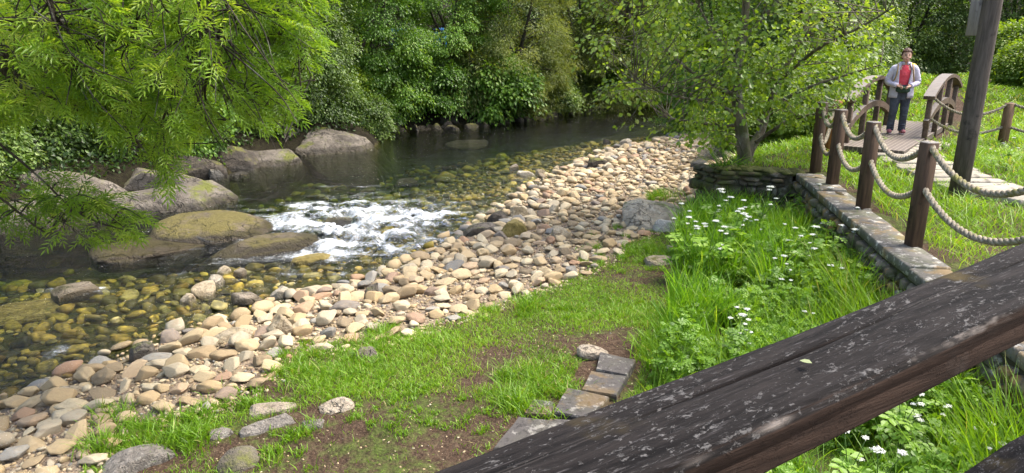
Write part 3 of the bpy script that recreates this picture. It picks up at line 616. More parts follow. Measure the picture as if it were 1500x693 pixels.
def bark_mat(name, a, b, lich=0.3, moss=0.3):
    m = NT(name); P = m.pos(); n = m.noise(9, 6, .65, m.mapping(P, (1, 1, .35))); c = m.mix(m.val(n, .35, .65), a, b)
    c = m.mix(m.math('MULTIPLY', m.val(m.noise(5, 5, .65, P), .52, .66), lich), c, (.36, .38, .30)); c = m.mix(m.math('MULTIPLY', m.val(m.noise(3, 4, .6, P), .5, .66), moss), c, (.075, .10, .018))
    return m.done(m.pbsdf(c, .9, m.bump(m.math('ADD', n, m.noise(40, 3, .6, P)), .7, .02), .3))
BARK, BARKD = bark_mat('alder_bark', (.085, .07, .05), (.19, .165, .125), .5, .5), bark_mat('dark_bark', (.03, .024, .018), (.075, .06, .045), .25, .2)

def T_(v, f): return np.array(v, float), [np.array(q) for q in f]
T_DIA = T_([(0, 0, 0), (.30, .45, .07), (0, 1, -.03), (-.30, .45, .07)], [[[0, 1, 2], [0, 2, 3]]])
T_NAR = T_([(0, 0, 0), (.13, .42, .04), (0, 1, -.08), (-.13, .42, .04)], [[[0, 1, 2], [0, 2, 3]]])
T_OVA = T_([(0, 0, 0), (.33, .30, .06), (.36, .68, .06), (0, 1, -.04), (-.36, .68, .06), (-.33, .30, .06)], [[[0, 1, 2, 3], [0, 3, 4, 5]]])
T_LAN = T_([(0, 0, 0), (.125, .34, .035), (.09, .70, .01), (0, 1, -.08), (-.09, .70, .01), (-.125, .34, .035)], [[[0, 1, 2, 3], [0, 3, 4, 5]]])
def compound(n_pairs, L, leaf, droop=0.25, spread=0.95):
    V, Fs, n = [], [], 0
    def put(base, ang, s, dz):
        nonlocal n
        ca, sa = math.cos(ang), math.sin(ang); v = leaf[0] * s; q = np.stack([v[:, 0] * ca + v[:, 1] * sa, -v[:, 0] * sa + v[:, 1] * ca, v[:, 2] + dz * v[:, 1] / max(s, 1e-6)], -1) + base
        V.append(q); Fs.append(leaf[1][0] + n); n += len(q)
    for k in range(n_pairs):
        t = (k + .8) / (n_pairs + .5); b = np.array([0, L * t, -droop * L * t * t]); s = (.42 + .12 * math.sin(3 * t)) * L
        for sg in (-1, 1): put(b, sg * spread * (1.05 - .3 * t), s, -.10 * s)
    put(np.array([0, L * .95, -droop * L * .9]), 0.0, .45 * L, -.15 * L)
    r_ = 0.008 * L; V.append(np.array([(-r_, 0, 0), (r_, 0, 0), (r_, L, -droop * L), (-r_, L, -droop * L)])); Fs.append(np.array([[n, n + 1, n + 2, n + 3]]))
    return np.concatenate(V), [np.concatenate(Fs)]
T_LAN2 = T_([(0, 0, 0), (.095, .36, .03), (.07, .70, .01), (0, 1, -.08), (-.07, .70, .01), (-.095, .36, .03)], [[[0, 1, 2, 3], [0, 3, 4, 5]]]); T_ASH = compound(3, 1.0, T_LAN2, .3, .85); T_TRI = compound(2, 1.0, T_OVA, .2, 1.1)
def norm(v): return v / (np.linalg.norm(v, axis=-1, keepdims=True) + 1e-9)
def leaves(mb, pos, axis, nrm, size, tpl, rnd):
    Y = norm(axis); Z = nrm - (nrm * Y).sum(-1, keepdims=True) * Y; Z = norm(Z); X_ = np.cross(Y, Z)
    V, Fs = tpl; k = len(V); n = len(pos); size = np.broadcast_to(size, (n,))[:, None, None]
    W = pos[:, None] + size * (V[None, :, 0, None] * X_[:, None] + V[None, :, 1, None] * Y[:, None] + V[None, :, 2, None] * Z[:, None])
    off = (np.arange(n) * k)[:, None, None]
    mb.add(W.reshape(-1, 3), [(f[None] + off).reshape(-1, f.shape[1]) for f in Fs], np.repeat(np.clip(rnd, 0, 1), k))
def clump_leaves(mb, C, nper, rad, size, tpl, r, outward, flat=0.5, droop=0.25, crnd=None, spread=0.18, upb=1.0):
    n = len(C) * nper; ci = np.repeat(np.arange(len(C)), nper); u = r.normal(size=(n, 3)) * [1, 1, flat]; u = u / (1 + .25 * np.linalg.norm(u, axis=1, keepdims=True))
    rd = (rad[ci] if np.ndim(rad) else rad); rd = np.broadcast_to(rd, (n,))[:, None]; off = u * rd
    off[:, 2] -= droop * (off[:, 0] ** 2 + off[:, 1] ** 2) / rd[:, 0]
    pos = C[ci] + off; ax = norm(off + .5 * rd * outward[ci] + .45 * rd * r.normal(size=(n, 3))); ax[:, 2] -= .35
    nr = r.normal(size=(n, 3)) * .55 + outward[ci] * .45; nr[:, 2] += upb
    cr = crnd[ci] if crnd is not None else .5
    leaves(mb, pos, ax, nr, size * r.uniform(.65, 1.25, n), tpl, cr + r.normal(0, spread, n))
def crown_points(r, n, rx, ry, z0, z1, shell=.55, lump=.3, seed=0.0, low=1.0):
    out = []
    while len(out) < n:
        a = r.uniform(0, 2 * np.pi); t = r.uniform(0, 1) ** low; z = z0 + (z1 - z0) * t
        prof = math.sqrt(max(0.02, 1 - ((t - .38) / .66) ** 2)); k = shell + (1 - shell) * math.sqrt(r.uniform()); k *= 1 + lump * float(vnoise(np.array([math.cos(a) * 1.6 + seed, math.sin(a) * 1.6, t * 4 + seed])))
        out.append((rx * prof * k * math.cos(a), ry * prof * k * math.sin(a), z))
    return np.array(out)
def limbs_to(mb, C, nodes, r, rad=.03, sag=.15, n=5, frac=1.0, sides=4, rnd=.5):
    for c in C:
        if r.uniform() > frac: continue
        d = np.linalg.norm(nodes - c, axis=1) + .8 * np.maximum(nodes[:, 2] - c[2], 0); p = nodes[int(np.argmin(d + r.uniform(0, .5, len(d))))]
        mid = .5 * (p + c) + r.normal(0, .10, 3) * np.linalg.norm(c - p) + [0, 0, sag * np.linalg.norm(c - p)]
        tube(mb, spline([p, mid, c], n), np.linspace(rad, rad * .3, n), sides, rnd, cap=False)
def make_tree(name, label, cat, group, seed, mat, tpl, leaf, ncl, nper, crad, rx, ry, z0, z1, stems=3, flat=.5, droop=.25, low=1.0, bark=None, trad=.13, upb=1.0, shell=.55, spread=.16, lump=.35):
    r = np.random.default_rng(seed); root = thing(name, label, cat, (0, 0, 0), 0, group); tk = MB(); nodes = []
    for s in range(stems):
        a = 2 * np.pi * s / stems + r.uniform(0, 1); sp_ = (.12 if stems == 1 else .55) * rx; b = r.normal(0, .12, 2)
        ctrl = [(b[0], b[1], -.5), (b[0] + .1 * sp_ * math.cos(a), b[1] + .1 * sp_ * math.sin(a), .25 * z1), (.6 * sp_ * math.cos(a) + r.normal(0, .15), .6 * sp_ * math.sin(a) + r.normal(0, .15), .55 * z1), (sp_ * math.cos(a), sp_ * math.sin(a), .9 * z1)]
        pts = spline(ctrl, 16); tube(tk, pts, np.linspace(trad, trad * .2, 16), 8); nodes.append(pts[2:])
    nodes = np.concatenate(nodes); C = crown_points(r, ncl, rx, ry, z0, z1, shell, lump, seed, low)
    limbs_to(tk, C, nodes, r, trad * .2, .1, 5, .7)
    tk.build('trunk', bark or BARKD, root)
    out = norm(C - np.array([0, 0, .45 * (z0 + z1)])); cr = .5 + .30 * fbm(C * .8 + seed, 2) + r.normal(0, .12, ncl); mb = MB()
    clump_leaves(mb, C, nper, crad * r.uniform(.6, 1.35, ncl), leaf, tpl, r, out, flat, droop, cr, spread, upb)
    mb.build('crown', mat, root, smooth=False); return root
BACK = 'trees and bushes along the overgrown river banks'
PT = {}
PT['maple'] = make_tree('maple_tree', '-', 'tree', BACK, 3, L_MAP, T_DIA, .115, 320, 190, .42, 2.9, 2.7, -.4, 8.5, 4, .32, .45, 1.35)
PT['willow'] = make_tree('willow_tree', '-', 'tree', BACK, 5, L_WIL, T_NAR, .15, 330, 200, .36, 2.9, 2.7, -.5, 8.0, 5, .55, .25, 1.35, upb=.7, lump=.6)
PT['evergreen'] = make_tree('evergreen_tree', '-', 'tree', BACK, 9, L_DRK, T_DIA, .115, 340, 210, .42, 3.0, 2.9, -.3, 9.0, 3, .6, .3, 1.3)
PT['bright'] = make_tree('sallow_bush', '-', 'bush', BACK, 12, L_BRT, T_DIA, .11, 300, 200, .44, 2.7, 2.5, -.3, 6.5, 6, .6, .35, 1.25)
PT['shrub'] = make_tree('leafy_shrub', '-', 'shrub', BACK, 15, L_BRT, T_OVA, .085, 150, 90, .22, 1.05, 1.0, 0.0, 1.5, 6, .5, .35, 1.1, trad=.03)
PT['darkshrub'] = make_tree('leafy_shrub', '-', 'shrub', BACK, 17, L_DRK, T_DIA, .11, 110, 110, .26, 1.05, 1.0, -.2, 1.4, 5, .5, .35, 1.1, trad=.03, lump=.6)
PT['midshrub'] = make_tree('leafy_shrub', '-', 'shrub', BACK, 19, L_MAP, T_DIA, .12, 110, 100, .28, 1.1, 1.0, -.3, 1.4, 5, .35, .5, 1.1, trad=.03, lump=.6)
PT['greyshrub'] = make_tree('willow_shrub', '-', 'shrub', BACK, 23, L_WIL, T_NAR, .16, 110, 110, .28, 1.1, 1.0, -.3, 1.4, 6, .6, .4, 1.1, trad=.03, lump=.6)
used = set()
def plant(kind, x, y, s, rz, label, dz=0.0, group=BACK):
    o = PT[kind] if kind not in used else copy_tree(PT[kind]); used.add(kind)
    o.location = (x, y, tz(x, y) + dz); o.rotation_euler = (0, 0, rz); o.scale = (s, s, s); o['label'] = label; o['group'] = group
for a in (('evergreen', -12.5, 16.0, .80, .3, 'dark bush on the left bank behind the hanging bright branches, nearest the bare brown rock'),
          ('maple', -9.6, 18.6, .74, 1.2, 'mid green tree on the left bank, partly behind the hanging bright branches'),
          ('evergreen', -7.4, 23.2, .70, 2.1, 'dark leafy tree just above the rounded mossy boulder'),
          ('maple', -5.9, 26.6, .80, .5, 'mid green layered tree leaning over the pool right of the mossy boulder'),
          ('maple', -3.2, 29.4, .72, 3.9, 'mid green layered tree over the dark rubble, with the blue sheet behind it'),
          ('willow', -0.7, 30.6, .78, 1.0, 'grey green willow over the dark rubble, middle of the far bank'),
          ('willow', 2.3, 33.4, .82, 2.4, 'grey green willow hanging lowest over the water at the river bend'),
          ('bright', 4.6, 35.2, .95, .8, 'yellow green bush at the far end of the visible river'),
          ('willow', 7.8, 38.6, .95, 4.0, 'grey green willow behind the leaning alder crown, left side'),
          ('bright', 11.0, 39.5, 1.0, 2.9, 'yellow green bush behind the leaning alder crown'),
          ('maple', 14.5, 37.0, 1.0, 5.2, 'mid green tree far behind the leaning alder, right side'),
          ('evergreen', -16.5, 22.0, 1.0, 4.4, 'tall dark tree at the left edge, deep behind the hanging branches'),
          ('evergreen', -12.5, 27.0, 1.1, 5.0, 'tall dark tree standing behind the mid green left bank tree'),
          ('maple', -9.5, 31.5, 1.1, .9, 'tall mid green tree in the second row behind the mossy boulder'),
          ('evergreen', -6.3, 36.5, 1.0, 1.7, 'tall dark tree in the second row left of the blue sheet'),
          ('evergreen', -0.2, 38.5, 1.1, 2.6, 'tall dark tree in the second row behind the grey green willow'),
          ('evergreen', 4.5, 42.0, 1.15, 3.3, 'tall dark tree in the second row behind the river bend'),
          ('evergreen', 10.5, 45.5, 1.2, .1, 'tall dark tree in the second row behind the yellow green bush'),
          ('evergreen', 8.6, 21.3, .66, 4.6, 'dark bush left of the arched bridge, beside the standing woman'),
          ('evergreen', 10.8, 24.3, .70, 1.4, 'dark bush behind the standing woman'),
          ('maple', 7.2, 24.5, .75, 3.4, 'mid green bush between the alder and the arched bridge'),
          ('evergreen', 13.4, 30.5, .95, 2.2, 'dark tree at the far end of the grassy path, left side'),
          ('evergreen', 17.5, 33.0, .95, 5.6, 'dark tree at the far end of the grassy path, straight behind it'),
          ('evergreen', 21.5, 31.5, 1.0, .7, 'dark tree behind the leaning wooden pole'),
          ('evergreen', 25.5, 30.0, 1.0, 3.0, 'dark tree behind the bright shrubs at the right edge'),
          ('maple', 20.0, 39.0, 1.2, 4.1, 'tall mid green tree behind the dark trees of the path end'),
          ('evergreen', -20.5, 28.0, 1.2, 1.9, 'tall dark tree at the far left, mostly outside the view')):
    k_ = a[5].startswith(('mid green', 'grey green', 'yellow', 'dark leafy')); plant(a[0], a[1] + .8 * (k_ and a[1] < 6), a[2] - 1.2 * (k_ and a[1] < 6), *a[3:])
for i, (x, y, s) in enumerate(((13.4, 17.0, .7), (14.9, 18.6, 1.1), (16.8, 20.4, 1.4), (16.0, 22.4, .9), (18.6, 23.8, 1.5), (14.4, 15.8, .8), (19.8, 21.6, 1.9), (13.0, 15.2, .5), (15.6, 17.2, .9), (17.9, 25.6, 1.2))):
    plant('shrub', x, y, s, i * 1.1, 'bright green shrub on the bank behind the right rope fence', 0, 'bright shrubs behind the right rope fence')
for i, (x, y, s) in enumerate(((5.2, 15.6, .7), (6.2, 16.6, .9), (6.9, 18.2, 1.1), (7.8, 19.6, 1.1), (6.0, 14.9, .6), (7.4, 17.0, .9), (8.4, 18.3, .9))):
    plant('shrub', x, y, s, i * .9 + .4, 'bright green shrub between the leaning alder and the arched bridge', 0, 'bright shrubs behind the alder')
for i, (x, y, s) in enumerate(((-6.6, 21.3, .8), (-4.6, 25.9, .8), (-3.0, 27.3, .8), (-5.6, 23.6, .9))):
    plant('shrub', x, y, s, i * 1.7, 'leafy shrub growing low on the left bank rocks', .15, 'low shrubs on the left bank')

for i, (px, s, off) in enumerate(((40, .30, 1.6), (120, .34, 2.0), (200, .30, 1.5), (265, .34, 1.7), (330, .30, 1.3), (395, .32, 1.5), (440, .34, 2.2), (300, .42, 3.2), (160, .44, 3.6), (60, .46, 3.8), (455, .26, 3.4), (500, .27, 3.4), (545, .26, 1.6), (575, .26, 1.5), (420, .24, 1.2))):
    p = at_z(px, float(np.interp(px, (0, 60, 150, 240, 300, 350, 420, 550), (335, 326, 300, 272, 266, 248, 229, 214))), WZ); d = norm(p[:2]); q = p[:2] + d * off + np.array([-.5, 0]) * off
    plant('darkshrub', q[0], q[1], s * 2.7, i * 1.3, 'low dark bush crowding the shaded left bank above the rock shelves', -.1, 'low dark bushes of the left bank')
for i, px in enumerate((578, 612, 648, 690, 726, 764, 806, 846, 884)):
    p = at_z(px, float(np.interp(px, (560, 620, 700, 780, 860, 900), (192, 187, 183, 173, 161, 157))), WZ); d = norm(p[:2]); q = p[:2] + d * (1.0 + .4 * math.sin(3 * i)); kd = ('maple', 'evergreen', 'maple', 'willow', 'maple', 'willow', 'evergreen', 'willow', 'bright')[i]
    plant({'maple': 'midshrub', 'willow': 'greyshrub', 'evergreen': 'darkshrub', 'bright': 'shrub'}[kd], q[0], q[1], 1.05 + .2 * math.sin(5 * i), i * 2.1, {'maple': 'low mid green bush hanging over the dark rubble of the far bank', 'willow': 'low grey green bush hanging over the dark rubble of the far bank', 'evergreen': 'low dark green bush hanging over the dark rubble of the far bank', 'bright': 'low yellow green bush hanging over the river bend'}[kd], .42, 'low bushes hanging over the far bank')
# undergrowth over the wooded banks
r = np.random.default_rng(33); N = 170000; x, y = r.uniform(-18, 10, N), r.uniform(10, 37, N)
dl_, dr_ = seg_dist(x, y, SHL), seg_dist(x, y, SHR); ok = ~inside(x, y, RIV) & (dl_ < dr_) & (dl_ > .3) & (dl_ < 9) & (fbm2(x, y, .9, 3, 2.0) > np.where(dl_ < 3.5, -.75, -.25 - .05 * dl_)); x, y = x[ok], y[ok]
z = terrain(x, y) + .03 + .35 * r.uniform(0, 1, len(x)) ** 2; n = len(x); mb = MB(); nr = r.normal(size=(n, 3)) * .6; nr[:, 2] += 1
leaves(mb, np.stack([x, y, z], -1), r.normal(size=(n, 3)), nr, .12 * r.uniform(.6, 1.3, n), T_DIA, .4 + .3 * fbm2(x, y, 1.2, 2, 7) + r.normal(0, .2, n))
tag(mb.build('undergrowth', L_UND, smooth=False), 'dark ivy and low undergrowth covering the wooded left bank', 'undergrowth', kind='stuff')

# ------------------------------------------------------------------ ash hanging in from the left
r = np.random.default_rng(61)
root = thing('ash_tree', 'ash tree with long drooping bright green branches hanging in from the upper left', 'tree', (-6.9, 3.4, tz(-6.9, 3.4)))
o0 = np.array(root.location); tk = MB()
tr_ = spline([(-6.9, 3.4, -1.6), (-6.85, 3.5, .5), (-6.6, 3.9, 2.4), (-6.4, 4.3, 4.5), (-6.2, 4.6, 7)], 22); tube(tk, tr_ - o0, np.linspace(.19, .07, 22), 10)
LIMBS = [spline(c, 22) for c in (
    [(-6.7, 3.8, 1.9), (-5.6, 4.6, 2.25), (-4.3, 5.6, 2.13), (-3.3, 6.2, 1.95), (-2.6, 6.5, 1.7)],
    [(-6.5, 4.1, 3.2), (-5.2, 5.0, 3.7), (-3.6, 5.6, 3.6), (-2.4, 6.0, 3.2), (-1.75, 6.1, 2.5)],
    [(-6.5, 4.2, 3.8), (-4.6, 4.6, 4.6), (-3.0, 5.2, 4.3), (-2.1, 5.6, 3.5)],
    [(-6.6, 4.0, 2.9), (-5.7, 5.6, 3.4), (-4.7, 6.8, 3.1), (-3.6, 7.4, 2.5), (-2.9, 7.7, 1.9)],
    [(-6.8, 3.7, 1.5), (-5.9, 4.5, 1.55), (-5.0, 5.5, 1.1), (-4.35, 6.0, .65), (-3.95, 6.15, .35)],
    [(-6.4, 4.3, 4.4), (-5.6, 6.2, 4.7), (-4.8, 7.5, 4.2), (-4.0, 8.2, 3.2)],
    [(-6.6, 3.9, 2.3), (-5.4, 4.5, 2.8), (-4.4, 5.0, 2.9), (-3.5, 5.3, 2.7)],)]
LIMBS = LIMBS[:5]
for c in ([(0, 30, 5.3), (130, 50, 5.5), (225, 72, 5.8), (300, 118, 6.0), (370, 172, 6.3)], [(60, -160, 5.2), (190, -50, 5.5), (265, 40, 5.7), (335, 110, 5.9), (412, 186, 6.1)], [(100, -240, 5.4), (300, -110, 5.7), (390, 10, 6.0), (432, 70, 6.2), (462, 118, 6.3)],
          [(100, -240, 5.2), (300, -90, 5.2), (292, 50, 5.3), (248, 150, 5.5), (222, 228, 5.7)], [(120, -240, 5.6), (335, -80, 5.6), (318, 60, 5.7), (300, 140, 5.9), (330, 176, 6.1)], [(-60, -120, 4.9), (60, -20, 5.0), (92, 70, 5.1), (150, 140, 5.4), (205, 215, 5.7)],
          [(-80, 60, 4.9), (10, 110, 5.0), (70, 140, 5.2), (120, 165, 5.4)], [(-110, 140, 5.0), (0, 212, 5.1), (60, 262, 5.2), (120, 315, 5.4), (205, 346, 5.7)], [(-110, 220, 5.0), (0, 290, 5.2), (50, 330, 5.4), (75, 345, 5.5)], [(40, -200, 6.2), (150, -60, 6.6), (200, 60, 7.0), (230, 130, 7.3), (300, 190, 7.6)], [(-80, -60, 6.0), (30, 20, 6.4), (60, 90, 6.8), (80, 140, 7.1)]):
    LIMBS.append(spline([(-6.6, 3.9, 2.6 if c[0][1] < 0 else 1.9)] + [at_y(*q) for q in c], 30))
for i_, L in enumerate(LIMBS): tube(tk, L - o0, np.linspace(.014 if i_ in (12, 13, 4) else .032, .005, len(L)), 6)
nodes = np.concatenate([L[len(L) // 4:] for L in LIMBS])
def env_low(px):      # how far down the hanging spray reaches, along the frame
    return np.interp(px, (-60, 0, 60, 120, 190, 235, 262, 300, 340, 385, 425, 445, 470, 485), (195, 190, 165, 165, 215, 282, 268, 195, 178, 195, 180, 122, 95, -60))
TG = []
while len(TG) < 700:
    px = r.uniform(-90, 485); lo = env_low(px); py = lo - (lo + 55) * r.uniform(0, 1)
    if r.uniform() < .35 and px > 300: continue
    y = r.uniform(4.7, 8.2) if px < 330 else r.uniform(5.2, 7.2); TG.append(at_y(px, py, y))
for _ in range(56):
    px = r.uniform(-60, 215); py = np.interp(px, (-60, 0, 60, 140, 215), (300, 300, 292, 305, 335)) + r.normal(0, 26)
    if py > 372: continue
    TG.append(at_y(px, py, r.uniform(5.0, 6.4)))
TG = np.array(TG); LP, LA, LN, LS, LR = [], [], [], [], []
for c in TG:
    d = np.linalg.norm(nodes - c, axis=1) + .5 * np.maximum(c[2] - nodes[:, 2], 0) + .35 * np.maximum(nodes[:, 0] - c[0], 0) + r.uniform(0, .35, len(nodes)); p = nodes[int(np.argmin(d))]; L = np.linalg.norm(c - p) + 1e-6
    mid = p + (c - p) * .45 + np.array([0, 0, .10 * L]) + r.normal(0, .06, 3) * L; pts = spline([p, mid, c], 12)
    tube(tk, pts - o0, np.linspace(.0085, .0026, 12), 4, cap=False)
    cr = .5 + .25 * float(fbm(c * 1.1 + 3, 2)) + r.normal(0, .1)
    for k in range(r.integers(9, 17)):
        t = r.uniform(.50, 1.0) if L < 1 else r.uniform(max(.5, 1 - .9 / L), 1.0); i = min(int(t * 11), 10); b = pts[i] + (pts[i + 1] - pts[i]) * (t * 11 - i); dirv = norm(pts[i + 1] - pts[i])
        a = norm(dirv * [.8, .8, .35] + r.normal(size=3) * [.75, .75, .45] + np.array([.15, 0, -.12])); LP.append(b); LA.append(a); nn = r.normal(size=3) * .5 + [0, 0, 1.0] + .3 * a; LN.append(nn); LS.append(r.uniform(.075, .155)); LR.append(cr + r.normal(0, .14))
    LP.append(c); LA.append(norm((c - mid) * [1, 1, .5])); LN.append(r.normal(size=3) * .4 + [0, 0, 1]); LS.append(r.uniform(.10, .16)); LR.append(cr)
# bare hanging twigs
for _ in range(140):
    px, py = r.uniform(-20, 440), r.uniform(-60, 120); c = at_y(px, py + r.uniform(30, 130), r.uniform(4.8, 6.5)); p = nodes[int(np.argmin(np.linalg.norm(nodes - (c + [0, 0, .5]), axis=1) + r.uniform(0, .4, len(nodes))))]
    tube(tk, spline([p, .5 * (p + c) + r.normal(0, .1, 3), c], 9) - o0, np.linspace(.008, .003, 9), 4, cap=False)
tk.build('trunk', bark_mat('ash_bark', (.022, .018, .013), (.055, .045, .034), .35, .15), root); mb = MB()
leaves(mb, np.array(LP) - o0, np.array(LA), np.array(LN), np.array(LS), T_ASH, np.array(LR)); mb.build('crown', L_ASH, root, smooth=False); print('ash leaves', len(LP))

# ------------------------------------------------------------------ alder leaning by the wall
r = np.random.default_rng(71); bx0, by0 = 3.74, 11.35
root = thing('alder_tree', 'alder tree with leaning mossy trunk and loose bright crown behind the dark wall end', 'tree', (bx0, by0, -.05)); o0 = np.array(root.location); tk = MB()
def A(px, py, y): return at_y(px, py, y)
st1 = spline([(bx0 + .03, by0, -.4), A(1091, 238, 11.35), A(1086, 190, 11.35), A(1079, 135, 11.4), A(1085, 70, 11.5), A(1093, 0, 11.6), A(1090, -120, 11.8), A(1100, -260, 12)], 30)
st2 = spline([(bx0 + .06, by0 + .05, -.35), (bx0 + .16, by0 + .25, .1), A(1116, 190, 11.9), A(1128, 150, 12.0), A(1150, 100, 12.1), A(1175, 50, 12.2), A(1200, -40, 12.4), A(1230, -160, 12.6)], 26)
tube(tk, st1 - o0, np.concatenate([np.linspace(.145, .10, 8), np.linspace(.10, .028, 22)]), 10); tube(tk, st2 - o0, np.linspace(.085, .02, 26), 8); nodes = [st1[5:], st2[4:]]
for c in ([(1083, 165), (1040, 150), (985, 140), (930, 120)], [(1080, 140), (1020, 110), (960, 60), (920, 20)], [(1085, 180), (1060, 185), (1010, 178), (965, 170)], [(1085, 90), (1040, 40), (1000, -40)], [(1128, 150), (1180, 130), (1240, 110), (1290, 95)],
          [(1150, 100), (1200, 70), (1260, 40), (1310, 10)], [(1086, 60), (1140, 0), (1190, -60)], [(1116, 195), (1150, 180), (1200, 165), (1240, 160)], [(1079, 130), (1130, 105), (1180, 95)]):
    yy = np.linspace(11.5, 11.5 + r.uniform(-1.6, 1.5), len(c)); P0_ = A(c[0][0], c[0][1], 11.5); nn_ = np.concatenate(nodes[:2]); L = spline([nn_[int(np.argmin(np.linalg.norm(nn_ - P0_, axis=1)))]] + [A(q[0], q[1], v) for q, v in zip(c[1:], yy[1:])], 14); tube(tk, L - o0, np.linspace(.035, .009, 14), 6); nodes.append(L[2:])
nodes = np.concatenate(nodes); TG = []
def alow(px): return np.interp(px, (860, 880, 905, 950, 1000, 1070, 1090, 1130, 1200, 1240, 1262, 1300, 1340), (70, 120, 165, 190, 200, 205, 170, 185, 175, 145, 95, 40, 0))
while len(TG) < 740:
    px = r.uniform(862, 1300); lo = alow(px); py = lo - (lo + 330) * r.uniform(0, 1) ** 1.15; y = r.normal(11.4, 1.0)
    if px < 1010 and py > 110 and r.uniform() < .55: continue
    if 1075 < px < 1150 and py > 150 and r.uniform() < .6: continue
    if float(vnoise(np.array([px / 60, py / 45, y * .8]))) < -.22: continue
    TG.append(A(px, py, np.clip(y, 9.4, 13.4)))
TG = np.array(TG); limbs_to(tk, TG - o0, nodes - o0, r, .009, .05, 6, 1.0, 4); tk.build('trunk', BARK, root); mb = MB(); C = TG - o0; cr = .5 + .3 * fbm(TG * .9, 2) + r.normal(0, .10, len(C))
clump_leaves(mb, C, 24, .20 * r.uniform(.7, 1.4, len(C)),   .072, T_OVA, r, norm(C - [0, 0, 1.8]), .55, .2, cr, .16, .9); mb.build('crown', L_ALD, root, smooth=False)

# ------------------------------------------------------------------ grass
def blades(mb, x, y, z, h, wd, lean, r, rnd):
    n = len(x); a = r.uniform(0, 2 * np.pi, n); f = r.uniform(0, 2 * np.pi, n); l = lean * r.uniform(.2, 1.2, n) * h
    D = np.stack([np.cos(a), np.sin(a)], -1); Wv = np.stack([np.cos(f), np.sin(f)], -1); B_ = np.stack([x, y], -1); V = np.zeros((n, 7, 3))
    for k, (t, ws) in enumerate(((0, .8), (.45, 1.0), (.8, .62))):
        c = B_ + D * (l * t ** 1.8)[:, None]; zz = z + h * (t - .25 * lean * t * t)
        for s, sg in enumerate((-1, 1)): V[:, 2 * k + s, :2] = c + sg * Wv * (wd * ws * .5)[:, None]; V[:, 2 * k + s, 2] = zz
    rnd = np.where(r.uniform(0, 1, n) < .05, 1.0, np.clip(rnd, 0, .93))
    V[:, 6, :2] = B_ + D * l[:, None]; V[:, 6, 2] = z + h * (1 - .25 * lean)
    o = (np.arange(n) * 7)[:, None, None]; q = np.array([[0, 1, 3, 2], [2, 3, 5, 4]]); t = np.array([[4, 5, 6]])
    mb.add(V.reshape(-1, 3), [(q[None] + o).reshape(-1, 4), (t[None] + o).reshape(-1, 3)], np.repeat(np.clip(rnd, 0, 1), 7))
PATHL = np.array([(10.4, 16.6), (8.0, 13.7), (6.75, 12.3), (6.35, 10.4), (6.3, 9.2), (7.2, 7.6)]); PATH2 = np.vstack([[ground(1398, 96)[:2]], [ground(1388, 112)[:2]], [ground(1385, 128)[:2]], [(10.4, 16.6)]])
BARE = [(ground(px, py)[:2], s) for px, py, s in ((470, 650, .42), (560, 670, .5), (640, 640, .38), (690, 560, .25), (600, 590, .22), (520, 600, .2), (740, 520, .3), (820, 490, .28), (890, 500, .32), (950, 500, .30), (650, 520, .2), (960, 400, .3), (980, 450, .25), (660, 470, .12), (350, 660, .2), (390, 580, .2))]
def lawn_density(x, y):
    d = .66 + .60 * fbm2(x, y, 2.1, 4, 3.3)
    for j_, (p, s) in enumerate(BARE): d = d - (1.3 if j_ < 3 or j_ > 13 else .62) * np.exp(-((x - p[0]) ** 2 + (y - p[1]) ** 2) / s ** 2)
    return np.clip(d, 0.02, 1)
def off_boulders(x, y, k=.8):
    ok = np.ones(len(x), bool)
    for a in BOULD: ok &= ((x - a[0]) / (a[2] * k)) ** 2 + ((y - a[1]) / (a[3] * k)) ** 2 > 1
    return ok
BLOCKS = gpoly([(700, 690), (745, 625), (785, 580), (830, 570), (860, 520), (905, 500), (940, 535), (930, 570), (800, 690)])
r = np.random.default_rng(91); mb = MB()
N = 330000; x, y = r.uniform(-3.2, 3.4, N), 3.5 + 8.0 * r.uniform(0, 1, N) ** 1.25; ok = inside(x, y, LAWN) & ~inside(x, y, TER) & (r.uniform(0, 1, N) < lawn_density(x, y)) & (np.abs(x) < .8 * y + .4); ok &= ~inside(x, y, BLOCKS)
x, y = x[ok], y[ok]; ok = off_boulders(x, y); x, y = x[ok], y[ok]; hv = .5 + .5 * fbm2(x, y, 1.3, 3, 6.1); h = (.026 + .055 * np.clip(hv, 0, 1.3)) * r.uniform(.5, 1.4, len(x))
blades(mb, x, y, terrain(x, y) - .004, h, r.uniform(.0035, .0075, len(x)), 1.0, r, .52 + .25 * fbm2(x, y, 1.7, 2, 9.4) + r.normal(0, .15, len(x))); print('lawn', len(x))
TUFTS = []
for px0, py0, px1, py1, n, h in ((140, 605, 300, 662, 34, .17), (300, 570, 420, 600, 14, .10), (400, 505, 560, 560, 44, .13), (735, 545, 830, 615, 34, .16), (540, 560, 640, 600, 12, .07), (760, 425, 800, 460, 9, .22), (540, 478, 580, 505, 10, .16), (500, 560, 720, 640, 26, .06), (820, 560, 860, 590, 8, .1), (380, 625, 460, 690, 14, .09), (700, 470, 960, 440, 40, .08), (850, 400, 1000, 330, 40, .09), (950, 285, 990, 296, 12, .22), (915, 360, 960, 372, 12, .14), (940, 470, 990, 540, 22, .22)):
    for _ in range(n): TUFTS.append((r.uniform(px0, px1), r.uniform(min(py0, py1), max(py0, py1)), h * r.uniform(.6, 1.25)))
for px, py, h in TUFTS:
    p = ground(px, py); n = r.integers(26, 60); x, y = p[0] + r.normal(0, .28 * h + .012, n), p[1] + r.normal(0, .28 * h + .012, n)
    blades(mb, x, y, terrain(x, y) - .005, h * r.uniform(.5, 1.15, n), r.uniform(.005, .010, n), .9, r, .4 + r.normal(0, .16, n))
